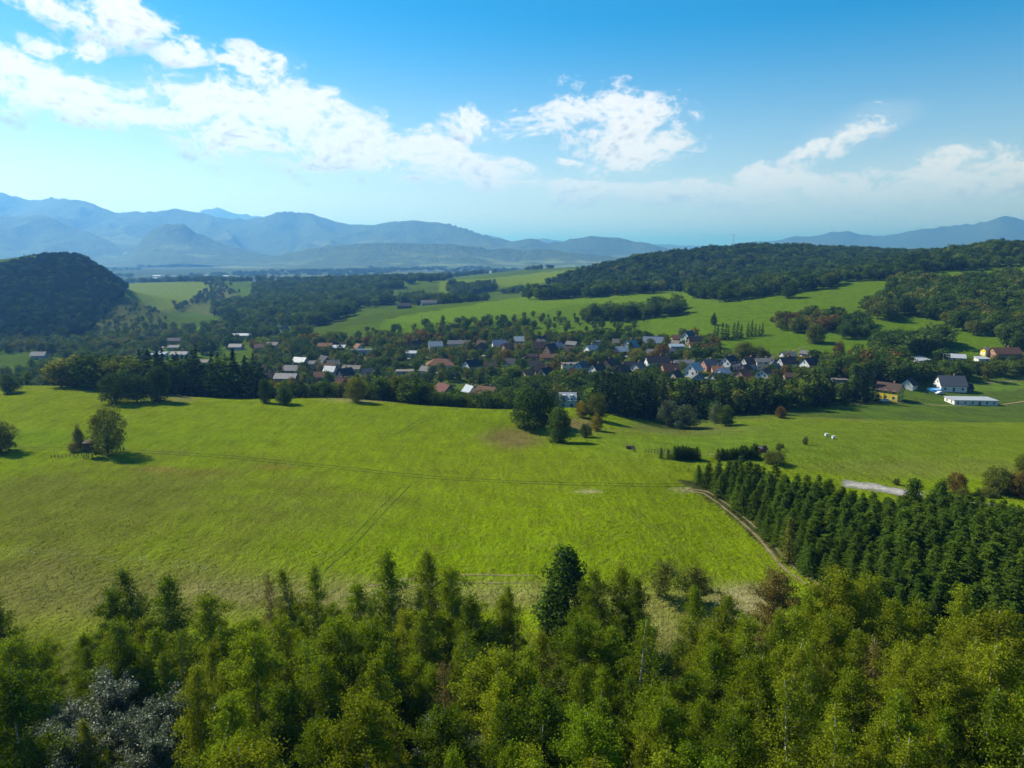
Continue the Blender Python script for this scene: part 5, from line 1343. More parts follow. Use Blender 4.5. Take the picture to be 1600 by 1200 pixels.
# ------------------------------------------------------------------ woods, gardens and orchards
MIXV = dict(green=.34, deep=.30, olive=.18, rust=.08, grey=.10)
MIXG = dict(green=.36, deep=.24, olive=.24, rust=.13, grey=.03)
CON = dict(conifer=.85, deep=.15)
ZN = [   # key, polygon, ymin, ymax, spacing, hmin, hmax, mix, phrase, check houses, individuals allowed
 ('dark_hill', [(-90, 436), (0, 421), (50, 407), (95, 401), (150, 420), (196, 456), (172, 490), (142, 518), (100, 534), (-90, 538)], 680, 1130, 6.4, 9, 12, dict(dark=.72, deep=.18, conifer=.10), 'on the dark conical hill', 0, 0),
 ('larches', [(95, 500), (240, 500), (240, 760), (95, 760)], 274, 325, 5.0, 9, 13, dict(green=.6, olive=.25, spruce=.15), 'at the wood edge over the left crest', 0, 1),
 ('crest_spruces', [(222, 500), (412, 500), (412, 760), (222, 760)], 272, 335, 5.2, 10, 17, dict(conifer=.75, deep=.25), 'in the dark spruce wood behind the left crest', 0, 1),
 ('left_crest', [(-60, 500), (100, 500), (100, 760), (-60, 760)], 290, 420, 11, 5, 8, MIXG, 'in the hollow behind the left crest', 1, 1),
 ('crest_mid', [(400, 500), (560, 500), (560, 760), (400, 760)], 270, 340, 6.0, 5, 9, MIXG, 'along the meadow crest below the left village', 1, 1),
 ('crest_right', [(552, 500), (800, 500), (800, 760), (552, 760)], 262, 345, 5.6, 7, 12, dict(green=.4, deep=.35, olive=.17, gold=.03, rust=.05), 'in the belt between meadow crest and village', 1, 1),
 ('belt', [(780, 592), (1330, 586), (1345, 632), (1200, 640), (1100, 655), (1000, 650), (900, 632), (800, 640)], 292, 392, 8.0, 9, 14, dict(green=.42, deep=.36, olive=.16, rust=.03, grey=.03), 'in the leafy belt below the village houses', 1, 1),
 ('spruce_row', [(930, 626), (1000, 632), (1060, 642), (1100, 642), (1180, 636), (1345, 616), (1345, 628), (1200, 645), (1120, 651), (1060, 658), (1000, 652), (930, 645)], 268, 345, 5.0, 11, 15, dict(conifer=.9, deep=.1), 'in the black spruce row on the lower field edge', 1, 1),
 ('gardens', [(395, 540), (560, 530), (820, 530), (1000, 528), (1100, 530), (1130, 556), (1290, 560), (1345, 590), (1330, 606), (780, 606), (600, 606), (395, 612)], 350, 560, 7.4, 5, 10, dict(green=.32, deep=.24, olive=.24, rust=.14, grey=.06), 'in the gardens between the village houses', 1, 1),
 ('yellow_house_spruces', [(1312, 596), (1368, 600), (1372, 632), (1312, 634)], 325, 400, 4.6, 9, 12, dict(conifer=.8, deep=.2), 'left of the yellow house', 1, 1),
 ('behind_yellow', [(1335, 570), (1432, 570), (1432, 604), (1335, 600)], 360, 440, 7.0, 10, 14, dict(deep=.55, green=.2, rust=.25), 'behind the yellow house', 1, 1),
 ('right_row', [(1420, 568), (1660, 566), (1660, 598), (1420, 596)], 378, 440, 7.2, 7, 11, dict(deep=.4, green=.25, olive=.2, rust=.15), 'in the tree row behind the slate-roofed house', 1, 1),
 ('right_wood', [(1355, 487), (1380, 460), (1410, 446), (1500, 441), (1600, 436), (1750, 430), (1750, 552), (1570, 548), (1530, 530), (1470, 505), (1430, 498), (1380, 506)], 425, 740, 8.4, 10, 15, dict(deep=.44, green=.3, olive=.17, rust=.09), 'in the wood on the right slope', 0, 1),
 ('copse', [(1222, 512), (1250, 502), (1322, 498), (1322, 519), (1240, 521)], 420, 620, 6.6, 9, 12.5, dict(deep=.5, olive=.28, rust=.22), 'in the brown-green copse on the slope', 0, 1),
 ('copse2', [(1318, 512), (1362, 508), (1362, 526), (1322, 528)], 420, 620, 6.6, 10, 13, dict(deep=.8, green=.2), 'in the dark copse right of the brown-green one', 0, 1),
 ('copse3', [(1362, 538), (1470, 534), (1478, 554), (1368, 560)], 400, 520, 6.6, 10, 14, dict(deep=.55, green=.35, olive=.1), 'in the round copse above the white shed roofs', 1, 1),
 ('copse4', [(893, 499), (960, 492), (1062, 484), (1064, 492), (1000, 498), (930, 503)], 520, 800, 7.0, 10, 15, dict(deep=.5, green=.4, olive=.1), 'in the copse in the middle of the upper slope', 0, 1),
 ('orchard', [(560, 556), (570, 520), (690, 506), (830, 496), (900, 492), (1000, 500), (1000, 536), (830, 534), (700, 548)], 440, 760, 12.5, 3, 8, dict(green=.45, deep=.35, olive=.2), 'in the old orchards above the village', 1, 1),
 ('orchard_dense', [(680, 520), (800, 500), (840, 512), (800, 534), (700, 540)], 440, 760, 11, 5, 9, dict(green=.4, deep=.35, olive=.15, rust=.1), 'in the thick of the old orchards', 1, 1),
 ('slope_trees', [(1000, 545), (1100, 540), (1130, 560), (1060, 562)], 430, 560, 9, 3, 6, MIXG, 'beside the slate-blue gable', 1, 1),
 ('slope_trees2', [(1290, 560), (1340, 545), (1345, 580), (1300, 585)], 380, 500, 11, 3, 5, MIXG, 'right of the dark-roofed row', 1, 1),
 ('far_hill', [(826, 466), (870, 446), (900, 431), (1000, 408), (1150, 391), (1300, 392), (1440, 401), (1500, 398), (1600, 390), (1760, 384), (1760, 410), (1560, 416), (1400, 434), (1300, 447), (1210, 464), (1130, 471), (1090, 467), (1060, 457), (1000, 458)], 640, 1650, 8.6, 9, 15, dict(deep=.46, dark=.22, green=.21, olive=.07, rust=.04), 'covering the long wooded hill', 0, 0),
 ('mid_wood', [(405, 446), (690, 434), (700, 452), (660, 470), (720, 474), (640, 484), (560, 482), (555, 505), (480, 512), (410, 510), (340, 506), (330, 480), (400, 470)], 690, 1750, 10, 10, 16, dict(deep=.6, green=.3, olive=.06, conifer=.04), 'covering the valley beyond the village', 0, 0),
 ('mid_wood2', [(700, 452), (800, 446), (815, 462), (720, 476)], 800, 1700, 10, 10, 15, dict(deep=.6, green=.4), 'on the left rim of the upper field', 0, 0),
 ('left_valley', [(-60, 538), (130, 532), (250, 514), (420, 506), (430, 520), (260, 540), (240, 560), (250, 600), (-60, 606)], 400, 900, 10.5, 6, 11, dict(green=.32, deep=.34, olive=.16, grey=.14, rust=.04), 'in the hollow below the dark hill', 1, 1),
 ('left_mid', [(250, 530), (420, 516), (470, 526), (560, 532), (560, 560), (400, 560), (260, 570)], 480, 800, 10, 6, 11, dict(green=.4, deep=.4, olive=.2), 'around the left farm halls', 1, 1),
 ('scrub', [(140, 512), (180, 478), (225, 478), (262, 494), (250, 512), (160, 522)], 680, 1250, 13, 3, 7, dict(green=.4, grey=.3, deep=.3), 'as scrub right of the dark hill', 0, 0),
 ('field_hedge', [(318, 444), (345, 442), (372, 462), (345, 464), (300, 480), (262, 490), (262, 484), (320, 462)], 900, 1800, 13, 5, 10, MIXV, 'in the hedges of the far yellow field', 0, 0),
 ('far_belt', [(195, 442), (420, 438), (680, 436), (850, 417), (900, 415), (900, 410), (420, 428), (195, 434)], 1650, 2600, 22, 10, 15, dict(deep=.6, green=.4), 'on the rim of the great valley', 0, 0),
 ('valley_woods', [(-60, 440), (1060, 425), (1060, 402), (-60, 412)], 2500, 5200, 60, 12, 20, dict(deep=.7, green=.3), 'out on the valley plain', 0, 0),
]
zr_ = np.random.default_rng(99)
IND, MASS = [], {}
for key, poly, y0, y1, sp, h0, h1, mix, phrase, chk, indiv in ZN:
    P_ = zone(poly, y0, y1, sp, abs(hash(key)) % 1000 if False else sum(map(ord, key)))
    if key == 'valley_woods': P_ = P_[fbm(P_[:, 0] / 500, P_[:, 1] / 900, 3, 3) > 0.5]
    if key in ('mid_wood', 'mid_wood2', 'left_mid', 'left_valley'): P_ = P_[fbm(P_[:, 0] / 70, P_[:, 1] / 160, 19, 3) > 0.42]
    tones = list(mix); pr = np.array([mix[k] for k in tones]); pr = pr / pr.sum()
    patch = fbm(P_[:, 0] / 40, P_[:, 1] / 40, 12, 2); hp = fbm(P_[:, 0] / (sp * 4), P_[:, 1] / (sp * 4), 44, 2)
    for i, (x, y, z) in enumerate(P_):
        q = np.clip(0.5 * zr_.random() + 0.5 * np.clip((patch[i] - 0.25) / 0.5, 0, 1), 0, 0.999) if len(tones) > 2 else zr_.random()
        tone = tones[int(np.searchsorted(np.cumsum(pr), zr_.random() * 0.75 + q * 0.25 - 1e-9).clip(0, len(tones) - 1))]
        h = zr_.uniform(h0, h1) * (1.12 if tone in ('conifer', 'spruce') else 1.0) * (0.72 + 0.56 * float(hp[i]))
        if chk:
            if any((x - b['x']) ** 2 + (y - b['y']) ** 2 < (b['r'] + 0.28 * h) ** 2 for b in HOUSES): continue
            px, pb = project(x, y, z); pt = project(x, y, z + h)[1]; hw_ = 0.36 * h * FPX / y
            bad = False
            for b in ([] if zr_.random() < 0.2 and h < 9 else HOUSES):
                if b['y'] > y and abs(px - b['px']) < (hw_ + b['half']) * 0.82 and pt < b['py1'] - 2.5:
                    if pb < b['py0']: continue
                    # may hide the foot of the walls, not the house
                    hm = (pb - (b['py0'] * 0.42 + b['py1'] * 0.58)) * y / FPX
                    if hm < 2.0: bad = True; break
                    h = min(h, hm); pt = pb - h * FPX / y
            if bad: continue
        else:
            px, pb = project(x, y, z)
        if abs(px - 800) > 870: continue
        r = dict(x=x, y=y, z=z, h=h, tone=tone, key=key, phrase=phrase, s=h * FPX / y)
        if indiv: IND.append(r)
        else: MASS.setdefault(key, []).append(r)
con = [r for r in IND if r['tone'] in ('conifer', 'spruce')]; brd = [r for r in IND if r['tone'] not in ('conifer', 'spruce')]
con.sort(key=lambda r: -r['s']); brd.sort(key=lambda r: -r['s'])
LABG = {}
SHORTZ = dict(spruce_row='in the spruce row', crest_spruces='behind the left crest', larches='on the left crest', right_wood='in the right wood', belt='in the belt', orchard='in the orchard', orchard_dense='in the orchard', copse='in the brown copse', copse2='in the dark copse', copse3='in the round copse', copse4='in the upper copse', left_valley='in the left hollow')
TONE = dict(green='green', deep='dark green', olive='olive green', rust='autumn-brown', grey='grey-green', gold='golden', dark='very dark', conifer='black-green', spruce='green')
for lst, nm, ct, cap in ((con, 'fir_tree', 'fir', 290), (brd, 'leafy_tree', 'tree', 296)):
    for r in lst[:cap]:
        o = new_obj(nm, FAR[r['tone']][int(zr_.integers(0, len(FAR[r['tone']])))], None, (r['x'], r['y'], r['z'] - 0.15))
        s = r['h'] / HREF[r['tone']]; wd = zr_.uniform(1.0, 1.45) if ct == 'tree' else zr_.uniform(0.9, 1.25); o.scale = (s * wd, s * wd, s); o.rotation_euler[2] = zr_.uniform(0, 6.28)
        px = project(r['x'], r['y'], r['z'])[0]
        size = 'tall' if r['h'] > 11 else 'medium' if r['h'] > 7 else 'small'
        lab = '%s %s %s %s' % (size, TONE[r['tone']], 'conifer' if ct == 'fir' else 'tree', r['phrase'])
        b = min(HOUSES, key=lambda b: abs(b['px'] - px) + 0.5 * abs(b['y'] - r['y']))
        if (b['x'] - r['x']) ** 2 + (b['y'] - r['y']) ** 2 < 18 ** 2:
            sd = 'in front of' if r['y'] < b['y'] - 6 else 'behind' if r['y'] > b['y'] + 6 else 'left of' if r['x'] < b['x'] else 'right of'
        else: sd = ('below' if r['y'] < b['y'] else 'above') + (' and left of' if px < b['px'] - 9 else ' and right of' if px > b['px'] + 9 else '')
        zs = SHORTZ.get(r['key'])
        lab = '%s %s %s %s%s the %s' % (size, TONE[r['tone']], 'conifer' if ct == 'fir' else 'tree', zs + ', ' if zs else '', sd, b['short'])
        wc = lambda q: len(q.replace('-', ' ').split())
        if wc(lab) > 16: lab = '%s %s %s %s the %s' % (size, TONE[r['tone']], 'conifer' if ct == 'fir' else 'tree', sd, b['short'])
        if wc(lab) > 16: lab = '%s %s %s the %s' % (TONE[r['tone']], 'conifer' if ct == 'fir' else 'tree', sd, ' '.join(b['short'].split()[:4]))
        if LABG.setdefault(lab, r['phrase']) != r['phrase']: lab = '%s %s tree %s' % (size, TONE[r['tone']], r['phrase'])
        tag(o, lab, ct, 'trees ' + r['phrase'])
    for r in lst[cap:]: MASS.setdefault(r['key'], []).append(r)
TL = list(FAR); allm = []; base_i = {}
for k in TL: base_i[k] = len(allm); allm += FAR[k]
NAMES = dict(dark_hill='forest', far_hill='forest', mid_wood='woodland', valley_woods='woodland')
tot = 0
for key, rs in MASS.items():
    pts = [(r['x'], r['y'], r['z'] - 0.15) for r in rs]; tot += len(rs)
    idx = [base_i[r['tone']] + int(zr_.integers(0, len(FAR[r['tone']]))) for r in rs]
    sc = [r['h'] / HREF[r['tone']] for r in rs]
    wd = 2.6 if key == 'valley_woods' else 1.4 if key == 'far_belt' else 1.12
    used = sorted(set(idx)); rem = {q: i for i, q in enumerate(used)}
    scatter(NAMES.get(key, 'trees'), pts, sc, zr_.uniform(0, 6.28, len(rs)), [rem[i] for i in idx], [allm[i] for i in used], 'mixed trees ' + rs[0]['phrase'], wd * zr_.uniform(0.85, 1.2, len(rs)))
print('individual trees', min(len(con), 290), len(con), min(len(brd), 296), len(brd), 'mass', tot, 'objects', len(bpy.data.objects))

# ------------------------------------------------------------------ grass tussocks and flowers
def tuft_mesh(name, m, n, s, seed):
    r = np.random.default_rng(seed); a = r.uniform(0, 6.28, n); V_, F_ = [], []
    for i in range(n):
        d = np.array([math.cos(a[i]), math.sin(a[i]), 0]); sd = np.array([-d[1], d[0], 0]) * s * 0.22; b = d * s * r.uniform(0, 0.3)
        k = len(V_); tp_ = b + d * s * r.uniform(0.2, 0.6) + np.array([0, 0, s * r.uniform(0.5, 1.0)])
        V_ += [b - sd, b + sd, tp_]; F_.append((k, k + 1, k + 2))
    return mesh_np(name, np.array(V_), np.array(F_), [m], None, False, r.random(n))
G_a = leaf_mat('tussock_grass', (0.080, 0.115, 0.008), (0.13, 0.155, 0.010), 0.45)
G_b = leaf_mat('dry_grass', (0.15, 0.14, 0.045), (0.22, 0.18, 0.075), 0.3)
gr = np.random.default_rng(77)
n = 42000
gy = np.sqrt(gr.uniform(86 ** 2, 285 ** 2, n)); gx = gr.uniform(-0.84, 0.84, n) * gy
gz = ground(gx, gy); gpx, gpy = project(gx, gy, gz)
cl = fbm(gx / 9, gy / 9, 4, 3)
rough_ = (cl > 0.47) | inpoly(gpx, gpy, [(-50, 880), (420, 900), (880, 925), (880, 1000), (-50, 1000)])
k = rough_ & ~inpoly(gpx, gpy, [(1098, 765), (1216, 862), (1300, 930), (1700, 930), (1700, 795), (1400, 770), (1200, 730)])
gx, gy, gz, gpx, gpy = gx[k], gy[k], gz[k], gpx[k], gpy[k]
dryf = inpoly(gpx, gpy, [(-50, 900), (300, 880), (880, 905), (1200, 920), (1200, 1000), (-50, 1000)]) & (gr.random(len(gx)) < 0.5)
gi_ = np.where(dryf, 2 + gr.integers(0, 2, len(gx)), gr.integers(0, 2, len(gx)))
scatter('grass', np.c_[gx, gy, gz - 0.03], gr.uniform(0.3, 0.8, len(gx)), gr.uniform(0, 6.28, len(gx)), gi_, [tuft_mesh('tuft', G_a, 9, 0.34, 1), tuft_mesh('tuft', G_a, 9, 0.42, 2), tuft_mesh('tuft', G_b, 9, 0.36, 3), tuft_mesh('tuft', G_b, 8, 0.46, 4)], 'tussocks of green and dry grass on the meadow')
m_fl = leaf_mat('white_petals', (0.62, 0.62, 0.58), (0.72, 0.72, 0.70), 0.2)
n = 420
fpx = gr.uniform(0, 330, n); fpy = 858 + fpx * 0.09 + gr.normal(0, 4, n)
fl = np.array([hit(a, b, 80) for a, b in zip(fpx, fpy)])
scatter('flowers', fl + [0, 0, 0.15], gr.uniform(0.3, 0.8, n), gr.uniform(0, 6, n), np.zeros(n, int), [tuft_mesh('blossom', m_fl, 7, 0.16, 9)], 'white flowers in a line across the left meadow')

# ------------------------------------------------------------------ raised hide, people and other small things
def poles(name, px, py, h, label, ymin=285):
    x, y, z = hit(px, py, ymin); e = empty(name, (x, y, z - 0.3)); tag(e, label, 'pole', 'wooden power poles')
    Vt, Ft = tube([(0, 0, 0), (0, 0, h)], [0.16, 0.11], 8); new_obj('post', mesh_np('post', Vt, Ft, [M_wood]), e)
    Box().box(-0.9, 0.9, -0.06, 0.06, h - 0.5, h - 0.36).build('crossarm', M_wood, e)
    for sx in (-0.75, 0, 0.75): Box().box(sx - 0.05, sx + 0.05, -0.05, 0.05, h - 0.36, h - 0.18).build('insulator', M_pale, e)
for a in ((659, 507, 9, 'wooden power pole on the green slope left of the orchard'), (796, 622, 9, 'wooden power pole over the meadow crest'), (1380, 602, 10, 'wooden power pole behind the yellow house, left one'), (1391, 598, 11, 'wooden power pole behind the yellow house, right one'), (1124, 474, 8, 'thin pole on the upper slope under the tree belt')):
    poles('power_pole', *a)
# hide
x, y, z = hit(140, 714, 120)
e = empty('raised_hide', (x, y, z - 0.1), 0.25); tag(e, 'wooden raised hunting hide on stilts under the left meadow trees', 'hide')
for sx in (-1, 1):
    for sy in (-1, 1): Box().bar((sx * 1.15, sy * 1.15, 0), (sx * 0.8, sy * 0.8, 2.3), 0.08).build('leg', M_wood, e)
for sx in (-1, 1): Box().bar((sx * 1.05, -1.05, 0.5), (-sx * 0.85, -0.85, 2.1), 0.045).build('brace', M_wood, e)
cb = Box()
for k in range(7): cb = Box().box(-0.95 + k * 0.272, -0.95 + k * 0.272 + 0.255, -0.97, -0.93, 2.3, 3.2 if k in (2, 3, 4) else 4.1).build('board', M_wood, e) and None
for sx in (-0.96, 0.92):
    for k in range(7): Box().box(sx, sx + 0.04, -0.92 + k * 0.266, -0.92 + k * 0.266 + 0.25, 2.3, 4.1).build('board', M_wood, e)
for k in range(7): Box().box(-0.91 + k * 0.262, -0.91 + k * 0.262 + 0.245, 0.93, 0.97, 2.3, 4.1).build('board', M_wood, e)
Box().box(-0.9, 0.9, -0.92, 0.92, 2.22, 2.3).build('floor_deck', M_wood, e)
Box().poly([(-1.15, -1.2, 4.12), (1.15, -1.2, 4.12), (1.15, 1.2, 4.45), (-1.15, 1.2, 4.45), (-1.15, -1.2, 4.2), (1.15, -1.2, 4.2), (1.15, 1.2, 4.53), (-1.15, 1.2, 4.53)], [(3, 2, 1, 0), (4, 5, 6, 7), (0, 1, 5, 4), (1, 2, 6, 5), (2, 3, 7, 6), (3, 0, 4, 7)]).build('roof', M_wood, e)
lad = Box().bar((-0.3, -2.1, 0), (-0.3, -1.0, 2.4), 0.04).bar((0.3, -2.1, 0), (0.3, -1.0, 2.4), 0.04)
for k in range(1, 8): lad.bar((-0.3, -2.1 + k * 0.1375, k * 0.3), (0.3, -2.1 + k * 0.1375, k * 0.3), 0.03)
lad.build('ladder', M_wood, e)
# dead leaning trunk by the hide
x, y, z = hit(150, 709, 120)
e = empty('dead_tree', (x + 0.5, y + 1.0, z - 0.1)); tag(e, 'bare dead tree leaning over the raised hide', 'dead tree')
Vt, Ft = tube([(0, 0, 0), (-0.9, 0.2, 2.6), (-1.9, 0.3, 4.6), (-2.6, 0.4, 6.2)], [0.17, 0.13, 0.08, 0.03], 7); new_obj('trunk', mesh_np('trunk', Vt, Ft, [B_grey], smooth=True), e)
for a, b, c_ in (((-0.9, .2, 2.6), (-0.4, .3, 4.0), (0.1, .3, 5.2)), ((-1.5, .25, 3.8), (-2.4, .1, 4.4), (-3.2, 0, 4.8)), ((-1.9, .3, 4.6), (-1.6, .6, 5.6), (-1.5, .8, 6.3))):
    Vt, Ft = tube([a, b, c_], [0.07, 0.05, 0.02], 5); new_obj('branch', mesh_np('branch', Vt, Ft, [B_grey], smooth=True), e)

def cloth(name, c): return flatmat(name, c, 0.9, 0.1, 0.15, 6.0)
def person(x, y, z, rz, top, legs, label):
    """one continuous skinned figure standing at rest"""
    J = dict(pel=(0, 0, .95), che=(0, 0.01, 1.30), nec=(0, 0, 1.48), hd0=(0, .02, 1.58), hd1=(0, .02, 1.72), lh=(-.11, 0, .90), lk=(-.12, .03, .50), la=(-.12, 0, .09), lt=(-.13, .14, .04), rh=(.11, 0, .90), rk=(.14, -.03, .50), ra=(.15, -.08, .09), rt=(.16, .06, .04),
             ls=(-.19, 0, 1.42), le=(-.25, .03, 1.13), lw=(-.24, .14, .90), lf=(-.235, .17, .80), rs=(.19, 0, 1.42), re=(.26, .02, 1.13), rw=(.22, .18, .96), rf=(.20, .22, .87))
    E = 'pel-che che-nec nec-hd0 hd0-hd1 pel-lh lh-lk lk-la la-lt pel-rh rh-rk rk-ra ra-rt che-ls ls-le le-lw lw-lf che-rs rs-re re-rw rw-rf'.split()
    RAD = dict(pel=.15, che=.16, nec=.06, hd0=.09, hd1=.085, lh=.095, rh=.095, lk=.062, rk=.062, la=.042, ra=.042, lt=.04, rt=.04, ls=.065, rs=.065, le=.045, re=.045, lw=.032, rw=.032, lf=.028, rf=.028)
    ks = list(J); me = bpy.data.meshes.new('person'); me.from_pydata([J[k] for k in ks], [tuple(ks.index(q) for q in s.split('-')) for s in E], [])
    e = empty('person', (x, y, z), rz); tag(e, label, 'person', 'two people beside the hide tree')
    o = new_obj('body', me, e)
    o.modifiers.new('skin', 'SKIN'); o.modifiers.new('sub', 'SUBSURF').levels = 1
    o.modifiers['sub'].render_levels = 1
    for v, k in zip(me.skin_vertices[0].data, ks): v.radius = (RAD[k], RAD[k] * 0.85); v.use_root = (k == 'pel')
    m, t, out = mat('clothes')
    tc_ = t.n('ShaderNodeTexCoord'); sx = t.n('ShaderNodeSeparateXYZ'); t.link(tc_.outputs['Object'], sx.inputs[0])
    c = t.mix(t.math('GREATER_THAN', sx.outputs[2], 0.93), legs, top); c = t.mix(t.math('GREATER_THAN', sx.outputs[2], 1.50), c, (0.45, 0.28, 0.20)); c = t.mix(t.math('GREATER_THAN', sx.outputs[2], 1.70), c, (0.04, 0.03, 0.02))
    t.link(principled(t, c, 0.9, 0.1), out.inputs[0]); me.materials.append(m)
    return e
x, y, z = hit(188.5, 706, 120); person(x, y, z, 2.6, (0.05, 0.05, 0.07), (0.03, 0.03, 0.05), 'person in dark clothes standing beside the round tree, left one')
x, y, z = hit(193.5, 707, 120); person(x, y, z, -2.4, (0.10, 0.12, 0.18), (0.04, 0.04, 0.04), 'person in bluish top standing beside the round tree, right one')

# mast on the wooded hill
x, y, z = hit(1145, 393, 1000, 2500); y = 1290.0; x = tanpix(1145, 393)[0] * y; z = float(ground(x, y))
e = empty('radio_mast', (x, y, z)); tag(e, 'slim lattice radio mast on the wooded hill', 'mast')
hm = 29.0
legs_ = [(math.cos(a) * 0.9, math.sin(a) * 0.9) for a in (0.5, 2.6, 4.7)]
for lx, ly in legs_: Box().bar((lx, ly, 0), (lx * 0.5, ly * 0.5, hm), 0.14).build('leg', M_steel, e)
for k in range(12):
    z0, z1 = k * hm / 12, (k + 1) * hm / 12; b = Box()
    for i in range(3):
        f0, f1 = 1 - 0.5 * k / 12, 1 - 0.5 * (k + 1) / 12; j = (i + 1) % 3
        b.bar((legs_[i][0] * f0, legs_[i][1] * f0, z0), (legs_[j][0] * f1, legs_[j][1] * f1, z1), 0.07)
    b.build('lattice', M_steel, e)
for a in (0, 2.1, 4.2): Box().box(math.cos(a) * 0.9 - 0.25, math.cos(a) * 0.9 + 0.25, math.sin(a) * 0.9 - 0.2, math.sin(a) * 0.9 + 0.2, hm - 2.6, hm - 0.2).build('antenna', M_pale, e)

# bee boxes, fence, pool, cars
for px, py, lab in ((1291, 682, 'white bee box on the right field, left one'), (1302, 686, 'grey bee box on the right field, right one')):
    x, y, z = hit(px, py, 150); e = empty('bee_box', (x, y, z), 0.3); tag(e, lab, 'bee box', 'bee boxes')
    Box().box(-0.5, 0.5, -0.35, 0.35, 0.25, 1.0).build('body', M_pale, e); Box().box(-0.58, 0.58, -0.43, 0.43, 1.0, 1.1).build('lid', M_steel, e)
    for sx in (-0.4, 0.4): Box().box(sx - 0.05, sx + 0.05, -0.3, 0.3, 0, 0.25).build('leg', M_wood, e)
def fence(pix, n, label, ymin, h=1.2, m=None, rails=2):
    P_ = smooth_line(np.array([hit(a, b, ymin)[:2] for a, b in pix]), n); m = m or M_wood
    Z = ground(P_[:, 0], P_[:, 1]); e = empty('fence', (P_[0, 0], P_[0, 1], Z[0])); tag(e, label, 'fence')
    L = np.c_[P_, Z] - np.array([P_[0, 0], P_[0, 1], Z[0]])
    for i in range(n): Box().box(L[i, 0] - .06, L[i, 0] + .06, L[i, 1] - .06, L[i, 1] + .06, L[i, 2] - .2, L[i, 2] + h).build('post', m, e)
    for i in range(n - 1):
        for k in range(rails):
            q = h * (0.45 + 0.42 * k); Box().bar((L[i, 0], L[i, 1] - .08, L[i, 2] + q), (L[i + 1, 0], L[i + 1, 1] - .08, L[i + 1, 2] + q), 0.04).build('rail', m, e)
fence([(975, 697), (983, 700), (992, 706)], 6, 'short wooden fence in the hollow of the meadow', 180, 1.0)
fence([(1008, 707), (1030, 708), (1052, 709)], 10, 'low wooden fence left of the short spruce hedge', 150)
fence([(1120, 719), (1150, 719), (1180, 718)], 10, 'low wire fence in front of the long spruce hedge', 150, 0.9, M_wood, 1)
fence([(80, 716), (105, 715), (128, 713)], 9, 'low wooden fence left of the raised hide', 120, 1.0)
fence([(1300, 633), (1340, 632), (1380, 630), (1420, 629), (1450, 628)], 26, 'garden fence along the field by the yellow house', 290, 1.3)
x, y, z = hit(1459, 611, 345); e = empty('swimming_pool', (x, y, z)); tag(e, 'round blue garden pool left of the slate-roofed house', 'pool')
a = np.linspace(0, 2 * math.pi, 25)[:-1]
Vt = np.concatenate([np.c_[3.2 * np.cos(a), 3.2 * np.sin(a), 0 * a - .2], np.c_[3.2 * np.cos(a), 3.2 * np.sin(a), 0 * a + 1.2], np.c_[2.95 * np.cos(a), 2.95 * np.sin(a), 0 * a + 1.2], np.c_[2.95 * np.cos(a), 2.95 * np.sin(a), 0 * a + .9]]); i = np.arange(24); j = (i + 1) % 24
new_obj('rim', mesh_np('rim', Vt, np.concatenate([np.stack([i + q * 24, j + q * 24, j + q * 24 + 24, i + q * 24 + 24], 1) for q in range(3)]), [M_blue]), e)
me = bpy.data.meshes.new('water'); me.from_pydata([(2.94 * math.cos(q), 2.94 * math.sin(q), 1.0) for q in a], [], [tuple(range(24))]); me.materials.append(M_blue); new_obj('water', me, e)
M_tyre = flatmat('tyre_rubber', (0.02, 0.02, 0.02), 0.8)
def car(px, py, rz, col, label, ymin):
    x, y, z = hit(px, py, ymin); e = empty('car', (x, y, z + 0.1), rz); tag(e, label, 'car', 'parked cars')
    pf = [(-2.1, .35), (-2.15, .75), (-1.2, .92), (-0.6, 1.42), (0.9, 1.46), (1.6, .98), (2.1, .9), (2.15, .4)]
    n = len(pf); Vt = [(a, -.82, b) for a, b in pf] + [(a, .82, b) for a, b in pf]
    fs = [tuple(range(n))[::-1], tuple(range(n, 2 * n))] + [(i, (i + 1) % n, (i + 1) % n + n, i + n) for i in range(n)]
    me = bpy.data.meshes.new('body'); me.from_pydata(Vt, [], fs); me.materials.append(flatmat('car_paint', col, 0.3, 0.6, 0.03)); new_obj('body', me, e)
    Box().poly([(-1.05, -.83, .98), (1.4, -.83, .98), (.85, -.83, 1.38), (-.58, -.83, 1.36), (-1.05, .83, .98), (1.4, .83, .98), (.85, .83, 1.38), (-.58, .83, 1.36)], [(0, 1, 2, 3), (7, 6, 5, 4), (0, 3, 7, 4), (1, 5, 6, 2), (3, 2, 6, 7)]).build('window', M_pane, e)
    for sx in (-1.3, 1.3):
        for sy in (-.78, .78):
            Vt, Ft = tube([(sx, sy - .1, .32), (sx, sy + .1, .32)], [.33, .33], 12); new_obj('wheel', mesh_np('wheel', Vt, Ft, [M_tyre]), e)
car(1116, 533, 0.1, (0.03, 0.04, 0.05), 'dark car parked left of the spruce groups on the slope', 345)
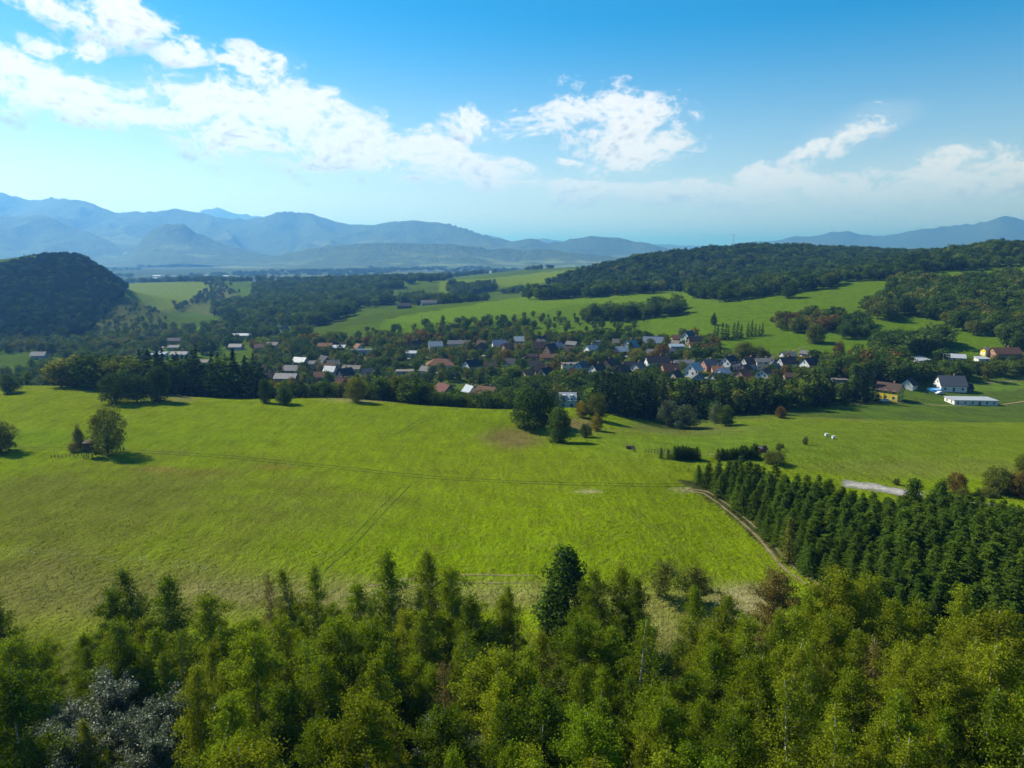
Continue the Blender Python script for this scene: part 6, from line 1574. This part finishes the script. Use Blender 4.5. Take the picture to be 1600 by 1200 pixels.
car(1383, 628, 0.1, (0.7, 0.7, 0.7), 'white car in front of the yellow house', 300)
car(1468, 616, 0.2, (0.6, 0.62, 0.65), 'silver car in front of the blue pool', 330)
car(1030, 582, 0.2, (0.65, 0.65, 0.66), 'white car on the village road', 345)

x, y, z = hit(986, 702, 180); e = empty('wood_pile', (x, y, z), 0.1); tag(e, 'low dark pile of logs beside the short fence in the hollow', 'wood pile')
for k in range(9):
    rr_, cc_ = divmod(k, 4) if k < 8 else (2, 0.5)
    Vt, Ft = tube([(-1.2 + 0.1 * (k % 3), (cc_ + 0.5 * rr_) * 0.34, 0.17 + rr_ * 0.3), (1.1 + 0.1 * (k % 2), (cc_ + 0.5 * rr_) * 0.34, 0.17 + rr_ * 0.3)], [0.17, 0.15], 8); new_obj('log', mesh_np('log', Vt, Ft, [M_wood]), e)
# far town: pale blocks on the valley floor
tr_ = np.random.default_rng(3)
for i in range(34):
    px = 205 + 215 * tr_.random() if i < 26 else 560 + 300 * tr_.random(); y = tr_.uniform(2350, 3100)
    x = (px - 800) / FPX * y * 0.985; z = float(ground(x, y)); wd, dp, hh = tr_.uniform(14, 42), tr_.uniform(12, 18), tr_.uniform(6, 13)
    e = empty('town_building', (x, y, z), tr_.uniform(-0.3, 0.3)); tag(e, 'pale distant block on the valley floor below the blue mountains', 'building', 'distant town buildings')
    Box().box(-wd / 2, wd / 2, -dp / 2, dp / 2, -2, hh).build('wall', WALL['white' if i % 3 else 'beige'], e)
    Box().poly([(-wd / 2 - .5, -dp / 2 - .5, hh + .05), (wd / 2 + .5, -dp / 2 - .5, hh + .05), (wd / 2 + .5, dp / 2 + .5, hh + .05), (-wd / 2 - .5, dp / 2 + .5, hh + .05), (-wd / 2 - .5, 0, hh + 3), (wd / 2 + .5, 0, hh + 3)], [(3, 2, 1, 0), (0, 1, 5, 4), (2, 3, 4, 5), (0, 4, 3), (1, 2, 5)]).build('roof', ROOF['rust' if i % 4 == 0 else 'white' if i % 3 else 'grey'], e)
